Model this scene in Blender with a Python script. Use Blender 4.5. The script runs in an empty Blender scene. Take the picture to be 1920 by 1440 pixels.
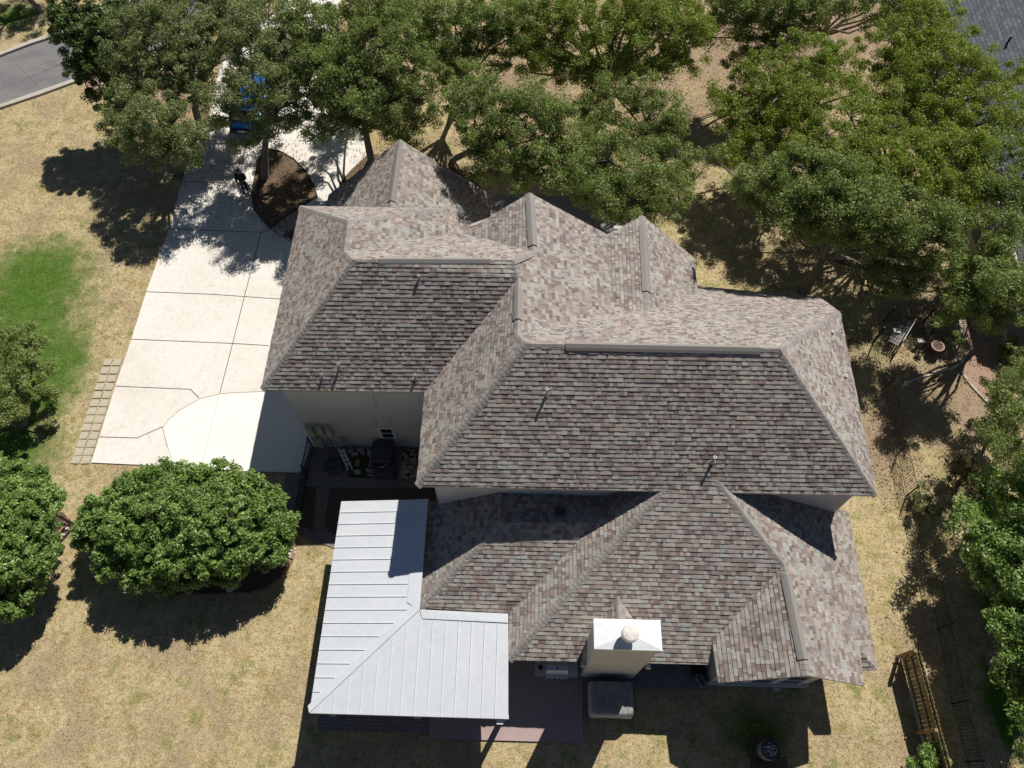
import bpy, math, random
import numpy as np
from mathutils import Vector, Matrix
rnd = random.Random(7)
npr = np.random.default_rng(11)
scene = bpy.context.scene
col = scene.collection
# ------------------------------------------------------------------ camera
F_PX, PITCH, ROLL, YAW, CAM_H = 1406.456, 0.5033, -0.0185, 0.0443, 30.0
def rotz(a): return np.array([[math.cos(a), -math.sin(a), 0], [math.sin(a), math.cos(a), 0], [0, 0, 1]])
def rotx(a): return np.array([[1, 0, 0], [0, math.cos(a), -math.sin(a)], [0, math.sin(a), math.cos(a)]])
CR = rotz(YAW) @ rotx(PITCH) @ rotz(ROLL)
CPOS = np.array([0., 0., CAM_H])
cd = bpy.data.cameras.new('camera')
cam = bpy.data.objects.new('camera', cd)
col.objects.link(cam)
M4 = Matrix([list(CR[i]) + [CPOS[i]] for i in range(3)] + [[0, 0, 0, 1]])
cam.matrix_world = M4
cd.sensor_fit = 'HORIZONTAL'
cd.sensor_width = 36.0
cd.lens = 36.0 * F_PX / 1920.0
cd.clip_start = 0.1
cd.clip_end = 3000
scene.camera = cam
# ------------------------------------------------------------------ light
SUN = np.array([0.3665, 0.7054, 1.0]); SUN /= np.linalg.norm(SUN)
world = bpy.data.worlds.new('World'); scene.world = world; world.use_nodes = True
wn = world.node_tree.nodes; wl = world.node_tree.links
sky = wn.new('ShaderNodeTexSky'); sky.sky_type = 'NISHITA'; sky.sun_disc = False
sky.sun_elevation = math.asin(SUN[2]); sky.sun_rotation = math.atan2(SUN[0], SUN[1])
sky.air_density = 0.6; sky.dust_density = 0.3; sky.ozone_density = 1.5
bg = wn['Background']; bg.inputs[1].default_value = 0.05
wl.new(sky.outputs[0], bg.inputs[0])
sd = bpy.data.lights.new('sun', 'SUN'); sd.energy = 5.0; sd.angle = math.radians(0.5); sd.color = (1.0, 0.95, 0.88)
so = bpy.data.objects.new('sun', sd); col.objects.link(so)
so.rotation_euler = Vector((-SUN[0], -SUN[1], -SUN[2])).to_track_quat('-Z', 'Y').to_euler()
so.location = (0, 0, 60)
scene.view_settings.view_transform = 'Standard'; scene.view_settings.look = 'None'
scene.view_settings.exposure = 0.0
scene.cycles.diffuse_bounces = 2; scene.cycles.max_bounces = 8; scene.view_settings.gamma = 1.0
# ------------------------------------------------------------------ survey helpers: sight lines of the photograph met with real heights
def ray(u, v):
    return CR @ np.array([(u - 960) / F_PX, -(v - 720) / F_PX, -1.0])
def at(u, v, z=0.0):
    d = ray(u, v); t = (z - CAM_H) / d[2]; return Vector(CPOS + t * d)
def aty(u, v, y):
    d = ray(u, v); t = y / d[1]; return Vector(CPOS + t * d)
def px_per_m(u, v, z):
    p = np.array(at(u, v, z)); dep = -((p - CPOS) @ CR)[2]; return F_PX / dep
# ------------------------------------------------------------------ materials
def C(h):
    return h if len(h) == 4 else (*h, 1)
class NT:
    def __init__(s, name):
        s.m = bpy.data.materials.new(name); s.m.use_nodes = True
        s.n = s.m.node_tree.nodes; s.l = s.m.node_tree.links
        s.b = s.n['Principled BSDF']
        s.b.inputs['Specular IOR Level'].default_value = 0.3
    def new(s, t, **k):
        x = s.n.new(t)
        for a, b in k.items(): setattr(x, a, b)
        return x
    def coord(s, which='Object'): return s.new('ShaderNodeTexCoord').outputs[which]
    def noise(s, scale, detail=4, rough=.6, vec=None, sx=1, sy=1, sz=1):
        t = s.new('ShaderNodeTexNoise'); t.inputs['Scale'].default_value = scale
        t.inputs['Detail'].default_value = detail; t.inputs['Roughness'].default_value = rough
        v = vec if vec is not None else s.coord()
        if (sx, sy, sz) != (1, 1, 1):
            mp = s.new('ShaderNodeMapping'); mp.inputs['Scale'].default_value = (sx, sy, sz); s.l.new(v, mp.inputs[0]); v = mp.outputs[0]
        s.l.new(v, t.inputs['Vector']); return t.outputs['Fac']
    def ramp(s, fac, stops, interp='LINEAR'):
        r = s.new('ShaderNodeValToRGB'); e = r.color_ramp.elements; r.color_ramp.interpolation = interp
        e[0].position, e[0].color = stops[0][0], C(stops[0][1]); e[1].position, e[1].color = stops[-1][0], C(stops[-1][1])
        for p, c in stops[1:-1]:
            q = e.new(p); q.color = C(c)
        s.l.new(fac, r.inputs[0]); return r.outputs[0]
    def mix(s, fac, a, b, mode='MIX'):
        x = s.new('ShaderNodeMix', data_type='RGBA', blend_type=mode)
        for i, vv in ((0, fac), (6, a), (7, b)):
            if isinstance(vv, (int, float)): x.inputs[i].default_value = vv
            elif isinstance(vv, tuple): x.inputs[i].default_value = C(vv)
            else: s.l.new(vv, x.inputs[i])
        return x.outputs[2]
    def math(s, op, a, b=0.0, c=None, clamp=False):
        x = s.new('ShaderNodeMath', operation=op, use_clamp=clamp)
        for i, vv in enumerate((a, b) if c is None else (a, b, c)):
            if isinstance(vv, (int, float)): x.inputs[i].default_value = vv
            else: s.l.new(vv, x.inputs[i])
        return x.outputs[0]
    def bump(s, h, strength=.3, dist=.02):
        b = s.new('ShaderNodeBump'); b.inputs['Strength'].default_value = strength; b.inputs['Distance'].default_value = dist
        s.l.new(h, b.inputs['Height']); s.l.new(b.outputs[0], s.b.inputs['Normal'])
    def base(s, c):
        if isinstance(c, tuple): s.b.inputs['Base Color'].default_value = C(c)
        else: s.l.new(c, s.b.inputs['Base Color'])
    def set(s, **k):
        for a, v in k.items(): s.b.inputs[a].default_value = v
        return s
def simple(name, c1, c2=None, scale=3., rough=.8, metal=0., bump=0., bscale=60., spec=.3):
    t = NT(name); t.set(Roughness=rough, Metallic=metal); t.b.inputs['Specular IOR Level'].default_value = spec
    if c2 is None: c2 = tuple(min(1, x * .82) for x in c1)
    n = t.noise(scale, 5, .65)
    t.base(t.ramp(n, [(.3, c1), (.7, c2)]))
    if bump: t.bump(t.noise(bscale, 3, .7), bump, .01)
    return t.m
MAT = {}
def mats():
    # shingles: UV.x = tone of the tab, UV.y = small variation
    t = NT('asphalt_shingle'); t.set(Roughness=.93)
    uv = t.new('ShaderNodeUVMap'); uv.uv_map = 'tone'; sep = t.new('ShaderNodeSeparateXYZ'); t.l.new(uv.outputs[0], sep.inputs[0])
    pal = t.ramp(sep.outputs[0], [(0.0, (.20, .160, .147)), (.14, (.246, .20, .18)), (.30, (.286, .236, .213)), (.44, (.318, .277, .247)), (.60, (.372, .328, .284)), (.74, (.368, .348, .313)), (.87, (.358, .360, .337)), (1.0, (.42, .412, .38))], 'CONSTANT')
    g = t.noise(180, 2, .8); w = t.noise(.9, 4, .6)
    c = t.mix(1., pal, t.ramp(g, [(.25, (.72, .72, .72)), (.75, (1.22, 1.22, 1.22))]), 'MULTIPLY')
    c = t.mix(1., c, t.ramp(w, [(.3, (.87, .87, .89)), (.7, (1.1, 1.09, 1.07))]), 'MULTIPLY')
    vv = t.math('MULTIPLY_ADD', sep.outputs[1], .3, .86)
    cc = t.new('ShaderNodeCombineColor'); [t.l.new(vv, cc.inputs[i]) for i in range(3)]
    t.base(t.mix(1., c, cc.outputs[0], 'MULTIPLY')); t.bump(g, .35, .004); MAT['shingle'] = t.m
    t = NT('ridge_shingle'); t.set(Roughness=.93); uv = t.new('ShaderNodeUVMap'); uv.uv_map = 'tone'; sep = t.new('ShaderNodeSeparateXYZ'); t.l.new(uv.outputs[0], sep.inputs[0])
    pal = t.ramp(sep.outputs[0], [(0., (0.260, 0.244, 0.227)), (.5, (0.301, 0.284, 0.262)), (1., (0.342, 0.321, 0.296))])
    t.base(t.mix(1., pal, t.ramp(t.noise(150, 2, .8), [(.25, (.75, .75, .75)), (.75, (1.2, 1.2, 1.2))]), 'MULTIPLY')); MAT['ridge'] = t.m
    MAT['fascia'] = simple('painted_fascia', (.42, .37, .30), (.36, .31, .26), rough=.6)
    MAT['stucco'] = simple('stucco', (.60, .585, .55), (.53, .515, .485), .7, .92, bump=.5, bscale=90)
    MAT['wallline'] = simple('control_joint', (.30, .27, .23), rough=.9)
    t = NT('metal_roofing'); t.set(Roughness=.42, Metallic=.22); w = t.noise(1.4, 4, .6, sx=1, sy=1)
    t.base(t.ramp(w, [(.3, (.69, .725, .76)), (.7, (.735, .77, .80))])); t.l.new(t.math('MULTIPLY_ADD', t.noise(6, 3), .3, .3), t.b.inputs['Roughness']); t.bump(t.noise(2.2, 2), .05, .02); MAT['metal'] = t.m
    MAT['trim'] = simple('white_trim', (.72, .72, .70), (.62, .62, .60), rough=.5)
    MAT['glass'] = simple('dark_glass', (.012, .014, .018), (.02, .022, .028), rough=.06, spec=.8)
    MAT['black'] = simple('black_metal', (.018, .018, .02), (.03, .028, .028), rough=.45)
    MAT['pipe'] = simple('vent_pipe_metal', (.42, .42, .41), (.3, .3, .3), 8, .5, .3)
    MAT['darkhole'] = simple('pipe_bore', (.01, .01, .01), rough=1)
    MAT['flue'] = simple('flue_white', (.78, .76, .72), (.62, .58, .52), 9, .6)
    # concrete driveway
    t = NT('driveway_concrete'); t.set(Roughness=.88)
    a = t.noise(.35, 6, .65); b = t.noise(5, 5, .7); g = t.noise(120, 2, .8)
    c = t.ramp(a, [(.3, (.73, .69, .62)), (.5, (.79, .75, .685)), (.72, (.83, .80, .74))])
    c = t.mix(1., c, t.ramp(b, [(.3, (.90, .90, .89)), (.6, (1.03, 1.03, 1.03))]), 'MULTIPLY')
    c = t.mix(1., c, t.ramp(g, [(.3, (.92, .92, .92)), (.7, (1.05, 1.05, 1.05))]), 'MULTIPLY')
    st = t.ramp(t.noise(1.1, 6, .85), [(.56, (1, 1, 1)), (.72, (.80, .77, .72))]); t.base(t.mix(1., c, st, 'MULTIPLY')); t.bump(g, .2, .003); MAT['concrete'] = t.m
    t = NT('new_concrete'); t.set(Roughness=.85); c = t.ramp(t.noise(.6, 5, .6), [(.3, (.87, .84, .76)), (.7, (.91, .88, .80))]); t.base(c); t.bump(t.noise(120, 2), .2, .003); MAT['newconcrete'] = t.m
    MAT['joint'] = simple('concrete_joint', (.10, .09, .075), (.16, .14, .11), rough=1)
    MAT['jointlight'] = simple('fine_joint', (.40, .37, .31), rough=1)
    t = NT('asphalt_street'); t.set(Roughness=.95); g = t.noise(60, 4, .8)
    c = t.ramp(t.noise(.35, 5, .6, sx=1, sy=2.), [(.3, (.15, .15, .16)), (.45, (.22, .215, .215)), (.6, (.17, .168, .175)), (.75, (.28, .265, .25))]); t.base(t.mix(1., c, t.ramp(g, [(.3, (.75, .75, .75)), (.7, (1.2, 1.2, 1.2))]), 'MULTIPLY')); t.bump(g, .4, .006); MAT['asphalt'] = t.m
    MAT['kerb'] = simple('kerb_concrete', (.52, .49, .43), (.42, .39, .34), 2, .9, bump=.3)
    MAT['patio'] = simple('stained_patio_concrete', (.42, .315, .295), (.36, .27, .26), 1.2, .8, bump=.2)
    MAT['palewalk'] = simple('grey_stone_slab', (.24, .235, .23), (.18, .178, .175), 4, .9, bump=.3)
    def brickmat(name, c1, c2, mortar, s=5.):
        t = NT(name); t.set(Roughness=.92); bt = t.new('ShaderNodeTexBrick'); bt.inputs['Scale'].default_value = s
        bt.inputs['Color1'].default_value = C(c1); bt.inputs['Color2'].default_value = C(c2); bt.inputs['Mortar'].default_value = C(mortar)
        bt.inputs['Mortar Size'].default_value = .03; bt.inputs['Brick Width'].default_value = 1.; bt.inputs['Row Height'].default_value = .5
        t.l.new(t.coord(), bt.inputs[0]); t.base(t.mix(1., bt.outputs[0], t.ramp(t.noise(20, 4, .7), [(.3, (.8, .8, .8)), (.7, (1.15, 1.15, 1.15))]), 'MULTIPLY')); t.bump(bt.outputs[1], -.4, .01); return t.m
    MAT['brickpave'] = brickmat('brick_paving', (.23, .19, .185), (.30, .245, .23), (.08, .075, .07), 4.)
    MAT['paver'] = simple('concrete_paver', (.54, .49, .38), (.45, .40, .30), 3, .9, bump=.4)
    MAT['mulch'] = simple('mulch', (.05, .034, .022), (.24, .165, .10), 9, 1, bump=1., bscale=40)
    MAT['gravel'] = simple('gravel_path', (.42, .29, .21), (.33, .225, .165), 14, 1, bump=.8, bscale=45)
    MAT['soil'] = simple('bed_soil', (.10, .07, .05), (.17, .12, .085), 18, 1, bump=.8, bscale=40)
    MAT['stone'] = simple('limestone', (.55, .50, .42), (.38, .34, .28), 6, .9, bump=.6, bscale=25)
    MAT['whitestone'] = simple('white_stone', (.72, .69, .63), (.5, .46, .4), 6, .9, bump=.5, bscale=25)
    MAT['redbrick'] = simple('edging_brick', (.33, .16, .11), (.42, .24, .17), 8, .9, bump=.4)
    # ground
    t = NT('lawn_ground'); t.set(Roughness=1.); t.b.inputs['Specular IOR Level'].default_value = .05
    co = t.coord(); big = t.noise(.22, 6, .62); mid = t.noise(1.5, 6, .7); fine = t.noise(14, 5, .8); fib = t.noise(38, 4, .85, sx=1, sy=.45)
    dry = t.ramp(mid, [(.3, (.35, .265, .115)), (.42, (.46, .365, .19)), (.55, (.56, .465, .285)), (.66, (.47, .385, .18)), (.78, (.34, .31, .13))])
    dry = t.mix(t.ramp(t.noise(1.15, 9, .78), [(.50, (0, 0, 0)), (.62, (.95, .95, .95))]), dry, (.25, .26, .095))
    dry = t.mix(t.ramp(t.noise(.38, 8, .74), [(.47, (0, 0, 0)), (.60, (1, 1, 1))]), dry, (.40, .315, .20))
    sx = t.new('ShaderNodeSeparateXYZ'); t.l.new(co, sx.inputs[0])
    def ell(cx, cy, rx, ry, soft=.5):
        a = t.math('DIVIDE', t.math('SUBTRACT', sx.outputs[0], cx), rx); b = t.math('DIVIDE', t.math('SUBTRACT', sx.outputs[1], cy), ry)
        d = t.math('SQRT', t.math('ADD', t.math('MULTIPLY', a, a), t.math('MULTIPLY', b, b)))
        d = t.math('ADD', d, t.math('MULTIPLY', t.math('SUBTRACT', t.noise(1.3, 8, .75), .5), 1.7))
        return t.math('DIVIDE', t.math('SUBTRACT', 1., d), soft, clamp=True)
    def ellp(u, v, ru, rv, soft=.5):
        p = at(u, v); s_ = px_per_m(u, v, 0); return ell(p.x, p.y, ru / s_, rv / s_ * 1.15, soft)
    green = t.ramp(mid, [(.3, (.06, .13, .018)), (.6, (.095, .185, .03)), (.8, (.17, .25, .06))])
    lush = t.ramp(mid, [(.3, (.05, .115, .018)), (.5, (.08, .17, .025)), (.7, (.17, .19, .07))])
    dirt = t.ramp(mid, [(.3, (.27, .19, .12)), (.5, (.38, .29, .20)), (.75, (.22, .15, .09))])
    c = dry; gm = t.math('MULTIPLY_ADD', t.noise(2.6, 7, .8), 1.6, .12, clamp=True)
    for e in ((1420, 120, 260, 170), (1620, 60, 200, 130), (950, 160, 170, 110), (1820, 740, 170, 150), (1760, 600, 140, 90), (1660, 820, 70, 110), (1240, 210, 90, 110), (340, 190, 80, 90)):
        c = t.mix(ellp(*e, .7), c, dirt)
    for e in ((20, 620, 170, 190), (70, 520, 130, 110), (10, 860, 130, 110), (100, 700, 90, 120), (1420, 1370, 80, 50), (30, 30, 60, 40)):
        c = t.mix(t.math('MULTIPLY', ellp(*e, .6), gm), c, green)
    for e in ((1855, 955, 60, 80), (1890, 1120, 80, 140), (1880, 1330, 40, 90)):
        c = t.mix(ellp(*e, .5), c, lush)
    c = t.mix(1., c, t.ramp(fine, [(.3, (.5, .48, .42)), (.48, (.98, .98, .98)), (.7, (1.42, 1.4, 1.35))]), 'MULTIPLY')
    c = t.mix(1., c, t.ramp(t.noise(5.5, 6, .8), [(.34, (.68, .66, .58)), (.5, (1.02, 1.02, 1.02)), (.66, (1.2, 1.19, 1.15))]), 'MULTIPLY')
    c = t.mix(1., c, t.ramp(fib, [(.3, (.72, .72, .72)), (.7, (1.25, 1.25, 1.25))]), 'MULTIPLY')
    t.base(c); t.bump(fine, .9, .05); MAT['lawn'] = t.m
    # grass blades (tone by UV)
    t = NT('grass_blade'); t.set(Roughness=.8); uv = t.new('ShaderNodeUVMap'); uv.uv_map = 'tone'; sep = t.new('ShaderNodeSeparateXYZ'); t.l.new(uv.outputs[0], sep.inputs[0])
    t.base(t.ramp(sep.outputs[0], [(0., (.42, .33, .17)), (.35, (.50, .40, .22)), (.6, (.34, .30, .12)), (.8, (.14, .19, .045)), (1., (.075, .17, .02))])); MAT['blade'] = t.m
    MAT['litter'] = simple('dry_leaf', (.22, .15, .085), (.40, .30, .19), 25, 1)
    def leaf(name, stops, trans, rough=.5, spec=.35):
        t = NT(name); t.set(Roughness=rough); t.b.inputs['Specular IOR Level'].default_value = spec
        uv = t.new('ShaderNodeUVMap'); uv.uv_map = 'tone'; sep = t.new('ShaderNodeSeparateXYZ'); t.l.new(uv.outputs[0], sep.inputs[0])
        f = t.math('ADD', t.math('MULTIPLY', sep.outputs[0], .62), t.math('MULTIPLY', t.noise(.8, 4, .6), .42))
        cc = t.ramp(f, stops); t.base(cc)
        tr = t.new('ShaderNodeBsdfTranslucent'); mx = t.new('ShaderNodeMixShader'); mx.inputs[0].default_value = trans
        t.l.new(t.mix(1., cc, (1.25, 1.35, .55), 'MULTIPLY'), tr.inputs[0]); t.l.new(t.b.outputs[0], mx.inputs[1]); t.l.new(tr.outputs[0], mx.inputs[2])
        t.l.new(mx.outputs[0], t.n['Material Output'].inputs[0]); return t.m
    MAT['oak'] = leaf('live_oak_leaf', [(.15, (0.124, 0.156, 0.060)), (.45, (0.204, 0.248, 0.097)), (.65, (0.278, 0.329, 0.143)), (.9, (0.420, 0.459, 0.255))], .28)
    MAT['oakyellow'] = leaf('fresh_oak_leaf', [(.15, (0.126, 0.168, 0.029)), (.45, (0.227, 0.288, 0.044)), (.7, (0.299, 0.360, 0.073)), (.9, (0.394, 0.432, 0.146))], .32)
    MAT['oakgreen'] = leaf('green_oak_leaf', [(.15, (0.123, 0.168, 0.046)), (.45, (0.213, 0.272, 0.077)), (.7, (0.283, 0.350, 0.118)), (.9, (0.413, 0.466, 0.236))], .3)
    MAT['juniper'] = leaf('juniper_needle', [(.15, (.07, .11, .03)), (.6, (.12, .18, .045)), (.9, (.19, .25, .08))], .12)
    MAT['bush'] = leaf('glossy_leaf', [(.15, (0.086, 0.158, 0.037)), (.45, (0.178, 0.283, 0.067)), (.7, (0.270, 0.396, 0.103)), (.92, (0.460, 0.541, 0.205))], .2, .45, .45)
    MAT['redshrub'] = leaf('reddish_leaf', [(.15, (.06, .05, .025)), (.5, (.10, .09, .035)), (.8, (.16, .10, .05)), (.95, (.14, .16, .05))], .2)
    MAT['bark'] = simple('bark', (.12, .105, .09), (.23, .205, .18), 12, .95, bump=.8, bscale=25)
    t = NT('weathered_wood'); t.set(Roughness=.85); uv = t.new('ShaderNodeUVMap'); uv.uv_map = 'tone'; sep = t.new('ShaderNodeSeparateXYZ'); t.l.new(uv.outputs[0], sep.inputs[0])
    t.base(t.mix(1., t.ramp(sep.outputs[0], [(0., (.19, .15, .075)), (.5, (.28, .22, .11)), (1., (.36, .29, .16))]), t.ramp(t.noise(20, 4, .7), [(.3, (.75, .75, .75)), (.7, (1.2, 1.2, 1.2))]), 'MULTIPLY')); MAT['wood'] = t.m
    MAT['woodpost'] = simple('pine_post', (.34, .23, .13), (.28, .185, .10), 8, .85)
    MAT['greywood'] = simple('greyed_wood', (.34, .33, .31), (.24, .23, .21), 6, .9)
    MAT['steel'] = simple('stainless_steel', (.68, .70, .72), (.6, .62, .64), 3, .35, .3)
    MAT['cover'] = simple('vinyl_cover', (.50, .475, .44), (.44, .415, .385), 2, .7)
    t = NT('dusty_cover_top'); t.set(Roughness=.9); n = t.noise(2.6, 6, .75, sx=3, sy=.7)
    t.base(t.ramp(n, [(.35, (.19, .18, .18)), (.5, (.27, .26, .255)), (.68, (.36, .345, .335))])); MAT['covertop'] = t.m
    MAT['utility'] = simple('beige_enclosure', (.50, .47, .39), (.44, .41, .34), 3, .6)
    MAT['darkplastic'] = simple('dark_plastic', (.055, .058, .07), (.07, .073, .085), 3, .55)
    MAT['hose'] = simple('green_hose', (.035, .07, .05), rough=.5)
    MAT['turf'] = simple('turf_patch', (.025, .06, .015), (.05, .09, .02), 12, 1, bump=.6)
    MAT['whiteplastic'] = simple('white_plastic', (.7, .71, .72), rough=.45)
    MAT['blue'] = simple('blue_car_paint', (.01, .21, .70), (.01, .19, .66), 2, .25, .3, spec=.6)
    MAT['rubber'] = simple('rubber', (.02, .02, .02), rough=.8)
    MAT['redlens'] = simple('red_lens', (.35, .01, .01), rough=.3)
    MAT['redglaze'] = simple('red_glazed_pot', (.16, .022, .02), (.11, .015, .015), 5, .3, spec=.6)
    MAT['greyglaze'] = simple('grey_cast_stone', (.25, .25, .26), (.2, .2, .21), 4, .7)
    MAT['skin'] = simple('skin', (.45, .28, .2), rough=.6)
    MAT['shirt'] = simple('dark_shirt', (.022, .024, .032), rough=.9)
    MAT['jeans'] = simple('navy_trousers', (.022, .03, .055), rough=.9)
    MAT['hair'] = simple('brown_hair', (.035, .022, .014), rough=.8)
    MAT['shoe'] = simple('reddish_shoe', (.16, .05, .05), rough=.7)
    MAT['greyshingle'] = None
    t = NT('grey_shingle'); t.set(Roughness=.95); bt = t.new('ShaderNodeTexBrick'); bt.inputs['Scale'].default_value = 7.5
    bt.inputs['Color1'].default_value = C((.10, .11, .135)); bt.inputs['Color2'].default_value = C((.165, .175, .205)); bt.inputs['Mortar'].default_value = C((.04, .042, .05)); bt.inputs['Mortar Size'].default_value = .03
    bt.inputs['Row Height'].default_value = .5; bt.inputs['Brick Width'].default_value = .9
    uvn = t.new('ShaderNodeUVMap'); uvn.uv_map = 'tone'; t.l.new(uvn.outputs[0], bt.inputs[0]); t.base(t.mix(1., bt.outputs[0], t.ramp(t.noise(9, 4), [(.3, (.85, .85, .85)), (.7, (1.15, 1.15, 1.15))]), 'MULTIPLY')); MAT['greyshingle'] = t.m
mats()
# ------------------------------------------------------------------ mesh builder
class MB:
    def __init__(s): s.v = []; s.f = []; s.uv = []; s.mi = []
    def face(s, pts, uv=(.5, .5), mi=0):
        n = len(s.v); s.v.extend([tuple(p) for p in pts]); s.f.append(tuple(range(n, n + len(pts))))
        s.uv.append(uv if isinstance(uv, list) else [uv] * len(pts)); s.mi.append(mi)
    def box(s, x0, x1, y0, y1, z0, z1, mi=0, M=None, taper=0., bev=0.):
        P = [(x0, y0, z0), (x1, y0, z0), (x1, y1, z0), (x0, y1, z0), (x0 + taper, y0 + taper, z1), (x1 - taper, y0 + taper, z1), (x1 - taper, y1 - taper, z1), (x0 + taper, y1 - taper, z1)]
        if M is not None: P = [tuple(M @ Vector(p)) for p in P]
        for q in ((0, 3, 2, 1), (4, 5, 6, 7), (0, 1, 5, 4), (1, 2, 6, 5), (2, 3, 7, 6), (3, 0, 4, 7)): s.face([P[i] for i in q], mi=mi)
    def prism(s, pts, dz, mi=0, side=None):   # pts 3D top loop, extruded down by dz
        b = [(p[0], p[1], p[2] - dz) for p in pts]; s.face(pts, mi=mi); s.face(b[::-1], mi=mi if side is None else side)
        for i in range(len(pts)):
            j = (i + 1) % len(pts); s.face([pts[j], pts[i], b[i], b[j]], mi=mi if side is None else side)
    def tube(s, pts, rad, n=6, mi=0, caps=True):
        rings = []; pts = [Vector(p) for p in pts]
        for i, p in enumerate(pts):
            d = (pts[min(i + 1, len(pts) - 1)] - pts[max(i - 1, 0)]).normalized()
            a = Vector((0, 0, 1)) if abs(d.z) < .9 else Vector((1, 0, 0)); u = d.cross(a).normalized(); w = d.cross(u)
            r = rad[i] if isinstance(rad, (list, tuple)) else rad
            rings.append([p + (u * math.cos(2 * math.pi * k / n) + w * math.sin(2 * math.pi * k / n)) * r for k in range(n)])
        for a, b in zip(rings, rings[1:]):
            for k in range(n): s.face([a[k], b[k], b[(k + 1) % n], a[(k + 1) % n]], mi=mi)
        if caps: s.face(rings[0], mi=mi); s.face(rings[-1][::-1], mi=mi)
    def lathe(s, cx, cy, prof, n=20, mi=0, sx=1., sy=1.):
        R = [[(cx + r * sx * math.cos(2 * math.pi * k / n), cy + r * sy * math.sin(2 * math.pi * k / n), z) for k in range(n)] for r, z in prof]
        for a, b in zip(R, R[1:]):
            for k in range(n): s.face([a[k], a[(k + 1) % n], b[(k + 1) % n], b[k]], mi=mi)
        s.face(R[0][::-1], mi=mi); s.face(R[-1], mi=mi)
    def build(s, name, mat, parent=None, smooth=False, merge=False):
        me = bpy.data.meshes.new(name); me.from_pydata(s.v, [], s.f)
        u = me.uv_layers.new(name='tone'); flat = [c for f in s.uv for q in f for c in q]; u.data.foreach_set('uv', flat)
        for m in (mat if isinstance(mat, (list, tuple)) else [mat]): me.materials.append(m)
        me.polygons.foreach_set('material_index', s.mi)
        if merge or smooth:
            import bmesh
            bm = bmesh.new(); bm.from_mesh(me); bmesh.ops.remove_doubles(bm, verts=bm.verts, dist=1e-4); bmesh.ops.recalc_face_normals(bm, faces=bm.faces); bm.to_mesh(me); bm.free()
        if smooth: me.polygons.foreach_set('use_smooth', [True] * len(me.polygons))
        me.update(); o = bpy.data.objects.new(name, me); col.objects.link(o)
        if parent is not None:
            o.parent = parent; o.matrix_parent_inverse = PINV.get(parent.name, Matrix.Identity(4))
        return o
PINV = {}
def tag(o, label=None, cat=None, group=None, kind=None):
    for k, v in (('label', label), ('category', cat), ('group', group), ('kind', kind)):
        if v: o[k] = v
    return o
def empty(name, loc, label, cat, group=None):
    o = bpy.data.objects.new(name, None); col.objects.link(o); o.location = loc; o.empty_display_size = .3
    PINV[o.name] = Matrix.Translation(Vector(loc)).inverted(); return tag(o, label, cat, group)
def structure(o): o['kind'] = 'structure'; return o
def sheet(name, pts, z, mat, thick=0.):
    m = MB(); P = [(p[0], p[1], z) for p in pts]
    if thick: m.prism(P, thick)
    else: m.face(P)
    return m.build(name, mat)
def pxs(lst, z=0.): return [tuple(at(u, v, z)) for u, v in lst]
# ------------------------------------------------------------------ ground, paving, street
big = MB(); big.face([(-400, -300, 0), (400, -300, 0), (400, 600, 0), (-400, 600, 0)])
lawn = structure(big.build('ground', MAT['lawn']))
# street with kerbs (top left), runs on beneath the trees
e_near = [(-60, 222), (0, 198), (75, 172), (160, 142), (230, 112), (330, 70), (430, 28), (560, -30), (720, -90)]
k_near = [(-60, 232), (0, 205), (75, 180), (160, 149), (230, 120), (332, 78), (432, 36), (562, -21), (722, -80)]
e_far = [(-60, 128), (0, 108), (60, 85), (122, 65), (230, 15), (330, -30), (470, -90), (650, -150)]
k_far = [(-60, 120), (0, 101), (60, 78), (121, 58), (229, 9), (328, -36), (468, -96), (648, -156)]
structure(sheet('street', [tuple(p) for p in pxs(e_near)] + pxs(e_far)[::-1], .004, MAT['asphalt']))
structure(sheet('kerb', pxs(k_near) + pxs([(u, v + 1) for u, v in e_near])[::-1], .12, MAT['kerb'], .13))
structure(sheet('kerb', pxs([(u, v - 1) for u, v in e_far]) + pxs(k_far)[::-1], .12, MAT['kerb'], .13))
dw = [(172, 868), (218, 722), (247, 637), (275, 548), (318, 430), (334, 370), (352, 310), (372, 262), (392, 225), (400, 180), (412, 130), (430, 92), (470, 60), (520, 20), (572, -26), (660, -62), (640, 0), (622, 50), (640, 110), (668, 190), (690, 255), (688, 292), (660, 318), (636, 345), (640, 420), (660, 620), (640, 700), (650, 800), (640, 836), (582, 836), (565, 886)]
structure(sheet('driveway', pxs(dw), .05, MAT['concrete'], .06))
fan = [(500, 735), (440, 737), (415, 739), (375, 749), (338, 770), (318, 787), (306, 803), (315, 840), (326, 876), (472, 884), (565, 886), (582, 838), (640, 838), (640, 735)]
structure(sheet('driveway', pxs(fan, .05), .054, MAT['newconcrete']))
def joint(name, pts, w, z, mat='joint'):
    m = MB(); P = [Vector(p) for p in pxs(pts)]
    for a, b in zip(P, P[1:]):
        d = (b - a).normalized(); n = Vector((-d.y, d.x, 0)) * w / 2
        m.face([(q.x, q.y, z) for q in (a - n, b - n, b + n, a + n)])
    return structure(m.build(name, MAT[mat]))
for q in ([(275, 548), (400, 553), (528, 562)], [(247, 637), (437, 645), (505, 649)], [(218, 725), (358, 731), (374, 747)], [(187, 820), (258, 822), (306, 801)],
          [(316, 430), (491, 437), (505, 432)], [(339, 341), (404, 344), (478, 349)], [(490, 437), (462, 545), (437, 645), (413, 738)], [(376, 264), (470, 268)], [(400, 180), (560, 190)], [(510, 432), (555, 460)], [(604, 440), (640, 420)]):
    joint('driveway_joint', q, .035, .0575)
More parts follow.
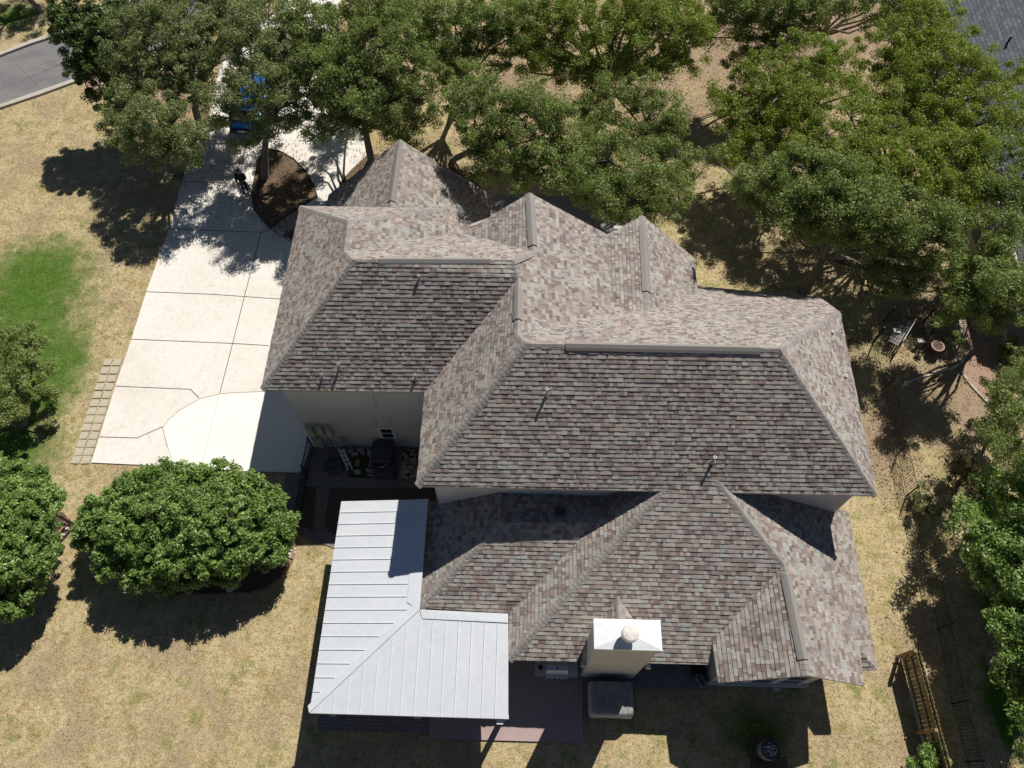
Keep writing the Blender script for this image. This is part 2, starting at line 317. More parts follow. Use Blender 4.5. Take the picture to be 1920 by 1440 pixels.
for q in (fan[:8], [(306, 803), (326, 874)], [(412, 739), (378, 878)]): joint('driveway_joint', q, .016, .0615, 'jointlight')
# mulch island between drive and house, with dark steel edging
isl = [(476, 392), (474, 370), (477, 340), (484, 305), (500, 280), (525, 285), (552, 300), (576, 325), (590, 350), (596, 370), (560, 392), (530, 412), (508, 430), (492, 414)]
structure(sheet('mulch_bed', pxs(isl), .075, MAT['mulch'], .08))
structure(sheet('mulch_bed', pxs([(551, 452), (530, 443), (560, 425), (640, 400), (640, 455)]), .07, MAT['mulch'], .08))
structure(sheet('mulch_bed', pxs([(615, 380), (617, 350), (640, 318), (668, 300), (690, 290), (760, 290), (900, 330), (900, 400), (700, 420)]), .045, MAT['mulch'], .05))
def edging(name, pts, w, z, mat, label):
    m = MB(); P = [Vector(p) for p in pxs(pts)]
    for a, b in zip(P, P[1:]):
        d = (b - a).normalized(); n = Vector((-d.y, d.x, 0)) * w / 2; e = d * w * .3
        m.prism([(q.x, q.y, z) for q in (a - n - e, b - n + e, b + n + e, a + n - e)], z + .02)
    return tag(m.build(name, MAT[mat]), label, 'edging')
edging('lawn_edging', isl[3:] + isl[:4], .03, .12, 'black', 'thin dark edging curving round the leaf shaped mulch island in the drive')
# front walk behind the gables
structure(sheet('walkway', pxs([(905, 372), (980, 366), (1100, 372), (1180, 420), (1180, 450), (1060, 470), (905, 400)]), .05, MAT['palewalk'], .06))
# back yard paving
structure(sheet('brick_path', pxs([(535, 888), (564, 888), (580, 838), (784, 838), (815, 925), (815, 985), (630, 1030), (597, 1017), (560, 1000), (530, 950)]), .04, MAT['brickpave'], .05))
structure(sheet('gravel_bed', pxs([(572, 913), (594, 913), (588, 998), (562, 985)], .0), .046, MAT['soil']))
structure(sheet('gravel_bed', pxs([(618, 915), (815, 915), (815, 985), (640, 1010), (608, 990)]), .0465, MAT['soil']))
structure(sheet('gravel_bed', pxs([(652, 842), (784, 842), (784, 897), (652, 897)]), .048, MAT['soil']))
structure(sheet('slab_strip', pxs([(575, 899), (652, 899), (651, 913), (573, 913)]), .075, MAT['palewalk'], .08))
structure(sheet('slab_strip', pxs([(548, 905), (561, 905), (555, 944), (541, 944)]), .06, MAT['palewalk'], .08))
structure(sheet('turf_patch', pxs([(662, 858), (692, 856), (690, 896), (657, 896)]), .056, MAT['turf']))
structure(sheet('brick_terrace', pxs([(597, 1342), (597, 1370), (806, 1373), (806, 1150), (620, 1150)]), .05, MAT['brickpave'], .06))
structure(sheet('patio', pxs([(806, 1385), (1092, 1393), (1094, 1175), (806, 1170)]), .08, MAT['patio'], .1))
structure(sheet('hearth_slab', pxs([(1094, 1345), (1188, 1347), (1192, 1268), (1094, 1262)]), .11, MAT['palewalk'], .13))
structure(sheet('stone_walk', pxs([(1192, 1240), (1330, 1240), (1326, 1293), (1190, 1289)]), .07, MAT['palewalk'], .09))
# ------------------------------------------------------------------ HOUSE
ZA, ZAG, ZS, ZM, ZMI = 5.69, 6.03, 2.79, 2.58, 3.02
house = empty('house', (3.5, 12, 0), 'large two storey stucco house with brown grey shingle roofs in the centre', 'house')
V = {}
def vx(n, u, v, z): V[n] = np.array(at(u, v, z))
for n, u, v, z in (('mSW', 781, 911, ZA), ('mSE', 1644, 929, ZA), ('mE', 1462, 655, 9.01), ('mNE', 1574, 585, ZA), ('nE', 1537, 558, 4.14), ('nW', 1306, 537, 2.85),
    ('mW', 987, 645, 9.01), ('m2S', 970, 628, 8.72), ('m2N', 972, 521, 8.69), ('vBL', 797, 735, ZAG), ('gSW', 490, 730, ZAG), ('gW', 662, 488, 9.02), ('gE', 961, 489, 9.0),
    ('w4S', 645, 472, 8.67), ('w4N', 653, 415, 8.67), ('gNW', 563, 387, ZAG), ('gNE', 833, 391, ZAG), ('wv', 835, 440, 6.03), ('bW', 868, 438, 5.9),
    ('b3S', 1000, 472, 8.36), ('b3N', 993, 362, 8.36), ('bE', 1138, 440, 5.87), ('bE2', 1145, 545, 5.87), ('vC', 1168, 581, 6.15),
    ('cS', 1215, 586, 6.08), ('cN', 1205, 405, 6.08), ('cW', 1138, 440, 4.93), ('cW2', 1146, 545, 4.93), ('cE', 1300, 483, 3.73), ('cE2', 1308, 546, 3.73),
    ('dN', 750, 262, 6.18), ('dW', 617, 365, 2.79), ('dE', 921, 366, 2.79),
    ('sSW', 953, 1237, ZS), ('sA', 1277, 881, 6.32), ('sB', 1330, 882, 6.32), ('s8', 1470, 1060, 4.70), ('r8', 1513, 1267, 4.70), ('r9', 1347, 1280, 3.21), ('v9', 1336, 1203, 3.21),
    ('s0', 1330, 1246, ZS), ('rE', 1620, 1286, 3.12), ('SE', 1645, 1257, ZS), ('tV', 956, 1149, ZS), ('tSW', 788, 1139, ZS), ('t1', 939, 979, 4.54), ('t2', 1117, 980, 4.54)):
    vx(n, u, v, z)
def on(n, x=None, y=None, z=None, base=None):
    p = V[base].copy()
    for i, q in enumerate((x, y, z)):
        if q is not None: p[i] = q
    V[n] = p
PLANES = [['mSW', 'mSE', 'mE', 'mW'], ['mSE', 'mNE', 'mE'], ['mW', 'mE', 'mNE', 'nE', 'nW', 'vC', 'm2S', 'cS', 'cE2'], ['mSW', 'mW', 'm2S', 'm2N', 'vBL'], ['m2S', 'm2N', 'gE', 'b3S', 'b3N', 'bE', 'bE2', 'vC'], ['cS', 'cN', 'cW', 'cW2', 'vC'], ['cS', 'cE2', 'cE', 'cN'], ['b3S', 'b3N', 'bW', 'wv'], ['gSW', 'vBL', 'm2N', 'gE', 'gW'], ['gSW', 'gW', 'w4S', 'w4N', 'gNW'], ['gW', 'gE', 'b3S', 'bW', 'wv', 'w4S'], ['w4S', 'w4N', 'gNE', 'wv'], ['sSW', 's0', 'v9', 's8', 'sB', 'sA'], ['sSW', 'sA', 't2', 'tV'], ['sB', 's8', 'r8', 'rE', 'SE'], ['s8', 'v9', 'r9', 'r8'], ['tSW', 'tV', 't2', 't1']]
PXV = {}
for _ in range(60):
    acc = {}
    for pl in PLANES:
        P = np.array([V[n] for n in pl]); c = P.mean(0); A = np.c_[P[:, 0] - c[0], P[:, 1] - c[1], np.ones(len(P))]; k = np.linalg.lstsq(A, P[:, 2], rcond=None)[0]
        for n in pl:
            # where this vertex's sight line meets the fitted plane
            d = V[n] - CPOS; f = lambda t: (CPOS[2] + t * d[2]) - (k[0] * (CPOS[0] + t * d[0] - c[0]) + k[1] * (CPOS[1] + t * d[1] - c[1]) + k[2])
            f0, f1 = f(0.), f(1.); t = f0 / (f0 - f1)
            if abs(t - 1) < .03: acc.setdefault(n, []).append(t)
    for n, ts in acc.items(): V[n] = CPOS + (V[n] - CPOS) * (1 + (np.mean(ts) - 1) * .7)
worst = 0
for pl in PLANES:
    P = np.array([V[n] for n in pl]); c = P.mean(0); A = np.c_[P[:, 0] - c[0], P[:, 1] - c[1], np.ones(len(P))]; k, r, _, _ = np.linalg.lstsq(A, P[:, 2], rcond=None); e = np.abs(A @ k - P[:, 2]).max(); (pl[0], pl[1], round(float(e), 3), np.round(k[:2], 2))
({n: round(float(V[n][2]), 2) for n in V})
# hidden continuations
on('dS', y=20.2, base='dN'); on('dE2', y=19.6, base='dE'); on('dW2', y=20.2, base='dW')
wally = 9.75
on('tN', y=wally, base='t1'); on('tNW', y=wally, base='tSW')
on('sA2', y=V['sA'][1] + .55, z=5.99, base='sA'); on('sB2', y=V['sB'][1] + .55, z=5.99, base='sB')
on('eN', y=wally, x=None, base='SE'); V['eN'] = np.array(at(1572, 940, ZS)); V['eN'][1] = wally; V['eN'][0] = V['SE'][0]
def clip(poly, axis, val, keep_greater):
    out = []
    for i in range(len(poly)):
        a, b = poly[i], poly[(i + 1) % len(poly)]
        ia = (a[axis] >= val) == keep_greater; ib = (b[axis] >= val) == keep_greater
        if ia: out.append(a)
        if ia != ib:
            t = (val - a[axis]) / (b[axis] - a[axis]); q = [a[k] + t * (b[k] - a[k]) for k in range(2)]; q[axis] = val; out.append(tuple(q))
    return out
def cliptri(poly, tri):
    for i in range(3):
        a, b = tri[i], tri[(i + 1) % 3]; out = []
        def sd(p): return (b[0] - a[0]) * (p[1] - a[1]) - (b[1] - a[1]) * (p[0] - a[0])
        for k in range(len(poly)):
            p, q = poly[k], poly[(k + 1) % len(poly)]; sp, sq = sd(p), sd(q)
            if sp >= -1e-9: out.append(p)
            if (sp > 1e-9 and sq < -1e-9) or (sp < -1e-9 and sq > 1e-9):
                t = sp / (sp - sq); out.append((p[0] + t * (q[0] - p[0]), p[1] + t * (q[1] - p[1])))
        poly = out
        if len(poly) < 3: return []
    return poly
from mathutils.geometry import tessellate_polygon
EXPO = .152
TONES = [.05, .2, .37, .5, .66, .8, .93]
def roof_face(tabs, deck, names, thick=.2, tone_shift=0):
    P = [V[n] if isinstance(n, str) else np.array(n) for n in names]
    nrm = np.zeros(3)
    for i in range(len(P)):
        a, b = P[i], P[(i + 1) % len(P)]; nrm += np.cross(a, b)
    if nrm[2] < 0: nrm = -nrm; P = P[::-1]
    nrm /= np.linalg.norm(nrm)
    s = np.array([0, 0, 1.]) - nrm * nrm[2]; s /= np.linalg.norm(s); u = np.cross(s, nrm)
    # square courses to the nearest house axis
    ax = np.array([1., 0, 0]) if abs(u[0]) > abs(u[1]) else np.array([0, 1., 0])
    u = ax * (1 if u @ ax > 0 else -1) * 1.0; u -= nrm * (u @ nrm); u /= np.linalg.norm(u); s = np.cross(nrm, u)
    o = P[0]; Q = [((p - o) @ u, (p - o) @ s) for p in P]
    tris = tessellate_polygon([[Vector((q[0], q[1], 0)) for q in Q]])
    for tr in tris:
        T3 = [P[i] for i in tr]
        if np.cross(T3[1] - T3[0], T3[2] - T3[0])[2] < 0: T3 = T3[::-1]
        deck.face([tuple(p) for p in T3]); deck.face([(p[0], p[1], p[2] - thick) for p in T3][::-1])
    for i in range(len(P)):
        a, b = P[i], P[(i + 1) % len(P)]; deck.face([tuple(b), tuple(a), (a[0], a[1], a[2] - thick), (b[0], b[1], b[2] - thick)])
    s0 = min(q[1] for q in Q); s1 = max(q[1] for q in Q)
    for tr in tris:
        T = [Q[i] for i in tr]; W = [P[i] for i in tr]
        if (T[1][0] - T[0][0]) * (T[2][1] - T[0][1]) - (T[1][1] - T[0][1]) * (T[2][0] - T[0][0]) < 0: T = T[::-1]; W = W[::-1]
        A = np.array([[T[1][0] - T[0][0], T[2][0] - T[0][0]], [T[1][1] - T[0][1], T[2][1] - T[0][1]]])
        if abs(np.linalg.det(A)) < 1e-6: continue
        Ai = np.linalg.inv(A); D = np.stack([W[1] - W[0], W[2] - W[0]], 1)
        def to3(p, h): 
            l = Ai @ np.array([p[0] - T[0][0], p[1] - T[0][1]]); return W[0] + D @ l + nrm * h
        ta, tb = min(t[1] for t in T), max(t[1] for t in T)
        r = int((ta - s0) / EXPO)
        while s0 + r * EXPO < tb:
            y0 = s0 + r * EXPO; y1 = y0 + EXPO; seed = hash((names[0] if isinstance(names[0], str) else 'q', len(names), r)) if False else (int(abs(P[0][0] * 131 + P[0][1] * 17) * 10) * 1009 + r * 7919) & 0xffffff
            rr = random.Random(seed)
            x = -40 + rr.random(); ua, ub = min(t[0] for t in T), max(t[0] for t in T)
            rowd = rr.uniform(-.06, .06)
            while x < ub:
                w = rr.choice((.07, .09, .11, .13, .15, .17, .2, .25)); k = rr.random(); hi = rr.random() < .55
                tone = rr.choice((.05, .2, .2, .37, .37, .5, .66)) if rr.random() < .52 else rr.choice((.5, .66, .8, .8, .93, .93))
                if x + w > ua:
                    pl = cliptri([(x, y0), (x + w, y0), (x + w, y1), (x, y1)], T)
                    if len(pl) >= 3:
                        base = .013 if hi else .004; lift = .021
                        pts = [to3(p, base + lift * (1 - (p[1] - y0) / EXPO)) for p in pl]
                        tabs.face([tuple(p) for p in pts], (tone, k))
                        for i in range(len(pl)):
                            a, b = pl[i], pl[(i + 1) % len(pl)]
                            if abs(a[1] - y0) < 1e-6 and abs(b[1] - y0) < 1e-6:
                                tabs.face([tuple(to3(a, -.002)), tuple(to3(b, -.002)), tuple(pts[(i + 1) % len(pl)]), tuple(pts[i])], (.05, 0))
                x += w
            r += 1
    return nrm
def ridge_run(mb, a, b, n1, n2, w=.17, lift=.016, vent=False, up=None):
    a, b = (np.array(V[q]) if isinstance(q, str) else np.array(q) for q in (a, b))
    if a[2] > b[2]: a, b = b, a
    L = np.linalg.norm(b - a); d = (b - a) / L
    S = []
    for n in (n1, n2):
        q = np.cross(n, d)
        if q[2] > 0: q = -q
        S.append(q / np.linalg.norm(q))
    if vent: step = L
    else: step = .165
    k = 0; cnt = max(1, int(round(L / step))); step = L / cnt
    U = np.array([0, 0, 1.])
    for k in range(cnt):
        t0, t1 = k * step, (k + 1) * step + (0 if vent else .02)
        tone = (rnd.random(), 0)
        def sec(t, h):
            c = a + d * t
            return [c + S[0] * w + n1 * (h - .004) , c + S[0] * w * .45 + n1 * (h + .008), c + U * (h * 1.2 + .008), c + S[1] * w * .45 + n2 * (h + .008), c + S[1] * w + n2 * (h - .004)]
        h0 = lift + (.0 if vent else .010); h1 = lift
        A, B = sec(t0, h0), sec(t1, h1)
        for i in range(4): mb.face([tuple(x) for x in (A[i], A[i + 1], B[i + 1], B[i])], tone)
        c0, c1 = a + d * t0, a + d * t1
        lo = [c0 + S[0] * w, c0, c0 + S[1] * w]; hi_ = [c1 + S[0] * w, c1, c1 + S[1] * w]
        dk = (.3, 0)
        mi = 1 if vent else 0
        mb.face([tuple(x) for x in (A[0], A[1], A[2], A[3], A[4], lo[2], lo[1], lo[0])], dk, mi)
        mb.face([tuple(x) for x in (A[0], B[0], hi_[0], lo[0])], dk, mi); mb.face([tuple(x) for x in (A[4], B[4], hi_[2], lo[2])], dk, mi)
        if vent: mb.face([tuple(x) for x in (B[0], B[1], B[2], B[3], B[4], hi_[2], lo[1] + d * L, hi_[0])], dk, mi)
N = {}
def roof(name, faces, label, ridges, vents=(), thick=.11):
    tabs, deck = MB(), MB()
    for key, f in faces: N[key] = roof_face(tabs, deck, f, thick)
    ob = deck.build(name, MAT['fascia'], house); tag(ob, label)
    tabs.build('shingles', MAT['shingle'], ob)
    for a, b, f1, f2 in ridges:
        r = MB(); ridge_run(r, a, b, N[f1], N[f2]); r.build('ridge_cap', [MAT['ridge'], MAT['darkplastic']], ob)
    for a, b, f1, f2, t0, t1 in vents:
        A, B = np.array(V[a]), np.array(V[b]); r = MB(); ridge_run(r, A + (B - A) * t0, A + (B - A) * t1, N[f1], N[f2], .175, .06, True); r.build('ridge_vent', [MAT['ridge'], MAT['darkplastic']], ob)
    return ob
def pl(u, v, names, dz=0.):
    P = [V[n] for n in names]; n_ = np.cross(P[1] - P[0], P[2] - P[0]); d = ray(u, v); t = (P[0] - CPOS) @ n_ / (d @ n_); q = CPOS + t * d; q[2] += dz; return tuple(q)
SP = ['sSW', 'sB', 'sA']
main_roof = roof('main_roof', [('mS', ['mSW', 'mSE', 'mE', 'mW']), ('mE', ['mSE', 'mNE', 'mE']), ('mN', ['mW', 'mE', 'mNE', 'nE', 'nW', 'vC', 'm2S']), ('mWf', ['mSW', 'mW', 'm2S', 'm2N', 'vBL']),
    ('pE', ['m2S', 'm2N', 'gE', 'b3S', 'b3N', 'bE', 'bE2', 'vC']), ('bWf', ['b3S', 'b3N', 'bW']), ('cWf', ['cS', 'cN', 'cW', 'cW2', 'vC']), ('cEf', ['cS', 'cE2', 'cE', 'cN'])],
    'upper hip roof with two front gables over the main block',
    [('mW', 'mE', 'mS', 'mN'), ('mSW', 'mW', 'mS', 'mWf'), ('mSE', 'mE', 'mS', 'mE'), ('mNE', 'mE', 'mN', 'mE'), ('mW', 'm2S', 'mWf', 'mN'), ('m2S', 'm2N', 'mWf', 'pE'), ('b3S', 'b3N', 'bWf', 'pE'), ('cS', 'cN', 'cWf', 'cEf')],
    [('mW', 'mE', 'mS', 'mN', .155, .925), ('m2N', 'm2S', 'mWf', 'pE', .2, .74), ('b3S', 'b3N', 'bWf', 'pE', .1, .9), ('cS', 'cN', 'cWf', 'cEf', .2, .9)])
garage_roof = roof('garage_roof', [('gS', ['gSW', 'vBL', 'm2N', 'gE', 'gW']), ('gWf', ['gSW', 'gW', 'w4S', 'w4N', 'gNW']), ('gN', ['gW', 'gE', 'b3S', 'bW', 'wv', 'w4S']), ('gNf', ['gNW', 'w4N', 'gNE']), ('gEf', ['w4S', 'w4N', 'gNE', 'wv'])],
    'upper hip roof over the wing beside the driveway',
    [('gW', 'gE', 'gS', 'gN'), ('gSW', 'gW', 'gS', 'gWf'), ('gE', 'b3S', 'gN', 'pE'), ('m2N', 'gE', 'gS', 'pE'), ('gW', 'w4S', 'gWf', 'gN'), ('w4S', 'w4N', 'gWf', 'gEf'), ('gNW', 'w4N', 'gWf', 'gNf'), ('gNE', 'w4N', 'gNf', 'gEf')],
    [('gW', 'gE', 'gS', 'gN', .16, .86)])
roof('front_gable_roof', [('dWf', ['dN', 'dS', 'dW2', 'dW']), ('dEf', ['dN', 'dE', 'dE2', 'dS'])], 'lower gable roof at the back corner half in tree shade', [('dS', 'dN', 'dWf', 'dEf')], [('dS', 'dN', 'dWf', 'dEf', .3, .88)])
on('sWw', x=V['t2'][0] - .0, y=wally, base='t2')
lower_roof = roof('lower_roof', [('sS', ['sSW', pl(1083, 1240, SP), pl(1098, 1205, SP), pl(1206, 1207, SP), pl(1213, 1243, SP), 's0', 'v9', 's8', 'sB', 'sA']), ('sW', ['sSW', 'sA', 'sWtop', 't2', 'tV'] if 'sWtop' in V else ['sSW', 'sA', 't2', 'tV']),
    ('sE', ['sB', 's8', 'r8', 'rE', 'rE2', 'SE', 'eN', 'eNw'] if 'rE2' in V else ['sB', 's8', 'r8', 'rE', pl(1611, 1218, ['sB', 's8', 'r8']), 'SE', 'eN']), ('rW', ['s8', 'v9', 'r9', 'r8']), ('sC', [pl(1611, 1218, ['sB', 's8', 'r8']), tuple(at(1612, 1257, V['SE'][2])), 'SE']),
    ('tS', ['tSW', 'tV', 't2', 't1']), ('tW', ['tSW', 't1', 'tN', 'tNW']), ('sTop', ['sA', 'sB', 'sB2', 'sA2'])],
    'single storey rear roof around the chimney',
    [('sSW', 'sA', 'sS', 'sW'), ('sB', 's8', 'sS', 'sE'), ('s8', 'r8', 'rW', 'sE'), ('tSW', 't1', 'tS', 'tW')],
    [('s8', 'r8', 'rW', 'sE', .12, .86)])
# saddles that run back from the lower ridges to the upper wall
cr = MB(); dk2 = MB()
on('sA3', x=V['t2'][0] + .55, y=wally, z=4.3, base='sA')
N['tN'] = roof_face(cr, dk2, ['t1', 't2', 'sA3', 'tN2'] if False else ['t1', 't2', 'sA3', (V['tN'][0], wally, 4.35)], .2)
N['sW2'] = roof_face(cr, dk2, ['t2', 'sA', (V['sA'][0], wally + .2, V['sA'][2] - .02), 'sA3'], .2)
sad = dk2.build('saddle_roof', MAT['fascia'], house); cr.build('shingles', MAT['shingle'], sad)
# chimney cricket
on('k0', base='sSW'); ck = pl(1158, 1118, SP, .02); kb1 = pl(1128, 1166, SP, .02); kb2 = pl(1190, 1167, SP, .02); kt = (ck[0], kb1[1], ck[2] + .03)
crk = MB(); dkk = MB()
N['kW'] = roof_face(crk, dkk, [tuple(ck), tuple(kt), tuple(kb1)], .3); N['kE'] = roof_face(crk, dkk, [tuple(ck), tuple(kb2), tuple(kt)], .3)
kk = dkk.build('cricket_roof', MAT['fascia'], house); crk.build('shingles', MAT['shingle'], kk); rr_ = MB(); ridge_run(rr_, tuple(ck), tuple(kt), N['kW'], N['kE'], .13, .02); rr_.build('ridge_cap', [MAT['ridge'], MAT['darkplastic']], kk)
# ---- walls
OV = .45
x = lambda n: float(V[n][0]); yy = lambda n: float(V[n][1])
MW = (x('mSW') + OV, x('mSE') - OV, yy('mSW') + OV, yy('mNE') - OV)
def wall(x0, x1, y0, y1, z1, z0=-.1):
    m = MB(); m.box(x0, x1, y0, y1, z0, z1); return m.build('wall', MAT['stucco'], house)
wall(MW[0], MW[1], MW[2], MW[3], 5.45)
gw0 = x('gSW') + OV; gy0 = yy('gSW') + OV
gwall = wall(gw0, MW[0] + .2, gy0, 16.5, 5.55)
wall(gw0, x('gNE') - .35, 16.6, yy('gNW') - OV, 5.55)
wall(x('bW') + .4, x('bE') - .3, 15.5, yy('b3N') - .5, 5.5)
wall(x('cW') + .35, x('cE') - .35, 15.6, yy('cN') - .5, 3.3)
wall(x('cE') - .4, MW[1] - .02, 15.7, yy('nE') - .5, 2.55)
wall(x('dW') + .45, x('dE') - .45, 20.0, yy('dN') - .5, 2.6)
SX0, SX1 = x('sSW') + .5, x('SE') - .45
wall(SX0, SX1, 5.9, MW[2] + .1, 2.6)
wall(x('tSW') + .45, SX0 + .1, yy('tSW') + .45, MW[2] + .1, 2.6)
def gable(pk, lft, rgt, y, zb):
    m = MB(); P = [(pk[0], y, pk[2] - .22), (lft[0], y, lft[2] - .22), (lft[0], y, zb), (rgt[0], y, zb), (rgt[0], y, rgt[2] - .22)]
    m.face(P); m.face([(p[0], p[1] - .15, p[2]) for p in P][::-1])
    for i in range(5):
        a, b = P[i], P[(i + 1) % 5]; m.face([a, b, (b[0], b[1] - .15, b[2]), (a[0], a[1] - .15, a[2])])
    return m.build('gable_wall', MAT['stucco'], house)
for pk, l, r, y, zb in (('b3N', 'bW', 'bE', yy('b3N') - .35, 5.), ('cN', 'cW', 'cE', yy('cN') - .35, 2.9), ('dN', 'dW', 'dE', yy('dN') - .35, 2.3)):
    gable(V[pk], V[l] + np.array([.3, 0, .25]), V[r] + np.array([-.3, 0, .25]), y, zb)
# rear gable bay with the large windows
RY = yy('r9') + .42; RX0, RX1 = x('r9') + .0 - .05, float(at(1506, 1290, 0).x)
RX0 = float(at(1327, 1283, 0).x)
rw = MB(); rw.box(RX0, RX1, RY, 6.2, -.1, 2.75); rwo = rw.build('wall', MAT['stucco'], house)
gable(V['r8'] + np.array([0, 0, 0]), V['r9'] + np.array([.35, 0, .18]), np.array([RX1, 0, 3.35]), RY + .15, 2.6)
def window(cx0, cx1, z0, z1, y, cols=2, rows=1, fr=.09):
    m = MB(); w = m
    w.box(cx0, cx1, y - .05, y + .02, z0, z0 + fr); w.box(cx0, cx1, y - .05, y + .02, z1 - fr, z1)
    for i in range(cols + 1):
        q = cx0 + (cx1 - cx0 - fr) * i / cols; w.box(q, q + fr, y - .052, y + .02, z0 + fr, z1 - fr)
    for j in range(1, rows):
        q = z0 + (z1 - z0) * j / rows; w.box(cx0 + fr, cx1 - fr, y - .046, y + .02, q - .02, q + .02)
    f = m.build('window', MAT['trim'], house)
    g = MB(); g.box(cx0 + fr * .5, cx1 - fr * .5, y - .02, y + .01, z0 + fr * .5, z1 - fr * .5); g.build('pane', MAT['glass'], f)
    return f
wz = RX1 - RX0 - .5
for i in range(3): window(RX0 + .25 + wz * i / 3, RX0 + .25 + wz * (i + 1) / 3 - .08, .55, 2.45, RY, 1, 2, .08)
ledge = MB(); ledge.box(RX0 - .06, RX1 + .03, RY - .09, RY, 0, .42); ledge.box(RX0 - .06, RX1 + .04, RY - .12, RY, .42, .5); ledge.build('plinth', MAT['stucco'], house)
# garage wall window, control joints, enclosures
wl_, wr_ = aty(706, 800, gy0), aty(745, 822, gy0)
window(wl_.x, wr_.x + .02, wr_.z, wl_.z, gy0, 1, 2, .13)
cj = MB()
for (u0, v0), (u1, v1) in (((699, 739), (713, 776)), ((701, 779), (707, 797)), ((729, 781), (735, 797))):
    a, b = aty(u0, v0, gy0 - .004), aty(u1, v1, gy0 - .004); cj.face([(a.x - .012, gy0 - .004, b.z), (a.x + .012, gy0 - .004, b.z), (a.x + .012, gy0 - .004, a.z), (a.x - .012, gy0 - .004, a.z)])
cj.build('control_joint', MAT['wallline'], house)
def encl(u0, v0, u1, v1, dep, mat='utility'):
    a, b = aty(u0, v0, gy0 - dep), aty(u1, v1, gy0 - dep); m = MB(); m.box(a.x, b.x, gy0 - dep, gy0, b.z, a.z)
    m.box(a.x + .04, b.x - .04, gy0 - dep - .012, gy0 - dep, b.z + .04, a.z - .04); m.box(a.x - .015, b.x + .015, gy0 - dep - .02, gy0 + .0, a.z, a.z + .02); return m.build('utility_box', MAT[mat], house)
encl(572, 803, 592, 820, .22); encl(591, 803, 610, 820, .2); encl(609, 805, 626, 822, .24); encl(585, 823, 610, 840, .18); encl(614, 824, 624, 838, .12); encl(636, 824, 645, 828, .14)
for u in (612, 627, 641):
    a = aty(u, 826, gy0 - .04); m = MB(); m.tube([(a.x, gy0 - .04, .05), (a.x, gy0 - .04, a.z)], .025, 6); m.build('conduit', MAT['utility'], house)
for u, v in ((658, 835), (756, 828)):
    a = aty(u, v, gy0 - .05); m = MB(); m.box(a.x - .06, a.x + .06, gy0 - .1, gy0, a.z - .07, a.z + .07); m.tube([(a.x, gy0 - .1, a.z), (a.x, gy0 - .16, a.z - .05)], .025, 6); m.build('hose_tap', MAT['utility'], house)
# soffits
for q0, q1 in (('mSW', 'mSE'), ('gSW', 'vBL')):
    A_, B_ = V[q0], V[q1]; m = MB(); m.prism([(A_[0] + .04, A_[1] + .04, A_[2] - .115), (B_[0] - .04, B_[1] + .04, B_[2] - .115), (B_[0] - .04, B_[1] + OV, B_[2] - .115), (A_[0] + .04, A_[1] + OV, A_[2] - .115)], .03); m.build('soffit', MAT['fascia'], house)
for (a, b, c, d, z) in ((x('mSW'), x('mSE'), yy('mSW'), yy('mSW') + OV, 5.5), (x('gSW'), x('vBL'), yy('gSW'), yy('gSW') + OV, 5.5)):
    pass
# ---- metal patio roof
mNW, mNi, mI, mEi, mSE_, mSW_ = (np.array(at(*q)) for q in ((640, 940, ZM), (803, 936, 3.05), (787, 1143, 3.05), (953, 1151, 3.03), (953, 1348, ZM), (580, 1337, ZM)))
mr = MB(); mr.prism([tuple(p) for p in (mNW, mSW_, mI, mNi)], .09); mr.prism([tuple(p) for p in (mSW_, mSE_, mEi, mI)], .09)
pr = mr.build('patio_roof', MAT['metal'], house); tag(pr, 'white standing seam metal patio roof, L shaped')
def plane_z(p0, p1, p2):
    n = np.cross(p1 - p0, p2 - p0); return lambda X, Y: p0[2] - (n[0] * (X - p0[0]) + n[1] * (Y - p0[1])) / n[2], n / np.linalg.norm(n) * np.sign(n[2])
pzW, nW_ = plane_z(mNW, mSW_, mI); pzS, nS_ = plane_z(mSW_, mSE_, mI)
def lerp(a, b, t): return a + (b - a) * t
def seam(m, a, b, w=.018, h=.028):
    d = (b - a); d /= np.linalg.norm(d); s = np.cross(d, [0, 0, 1.]); s /= np.linalg.norm(s); U = np.array([0, 0, h])
    A = [a - s * w / 2, a + s * w / 2, b + s * w / 2, b - s * w / 2]; m.prism([tuple(p + U) for p in A], h + .02)
sm = MB()
for k in range(1, 17):
    t = k * .455 / abs(mNW[1] - mSW_[1]) ; 
    if t > .985: break
    a = lerp(mNW, mSW_, t); yv = a[1]
    if yv > mI[1] + .25: e = lerp(mNi, mI, (mNi[1] - yv) / (mNi[1] - mI[1])); e = e + np.array([-.5, 0, 0])
    else:
        tt = (mI[1] - yv) / (mI[1] - mSW_[1]); e = lerp(mI, mSW_, min(1, max(0, tt))) + np.array([-.42, 0, 0])
    if e[0] < a[0] + .1: continue
    e[2] = pzW(e[0], e[1]); seam(sm, a, e)
for k in range(1, 16):
    t = 1 - k * .455 / abs(mSE_[0] - mSW_[0])
    if t < .03: break
    a = lerp(mSW_, mSE_, t); xv = a[0]
    if xv > mI[0]: e = lerp(mI, mEi, (xv - mI[0]) / (mEi[0] - mI[0])) + np.array([0, -.32, 0])
    else: e = lerp(mSW_, mI, (xv - mSW_[0]) / (mI[0] - mSW_[0])) + np.array([0, -.08, 0])
    e[2] = pzS(e[0], e[1]); seam(sm, a, e, .014, .022)
sm.build('seam', MAT['metal'], pr)['kind'] = 'stuff'
fl = MB(); up = np.array([0, 0, .03])
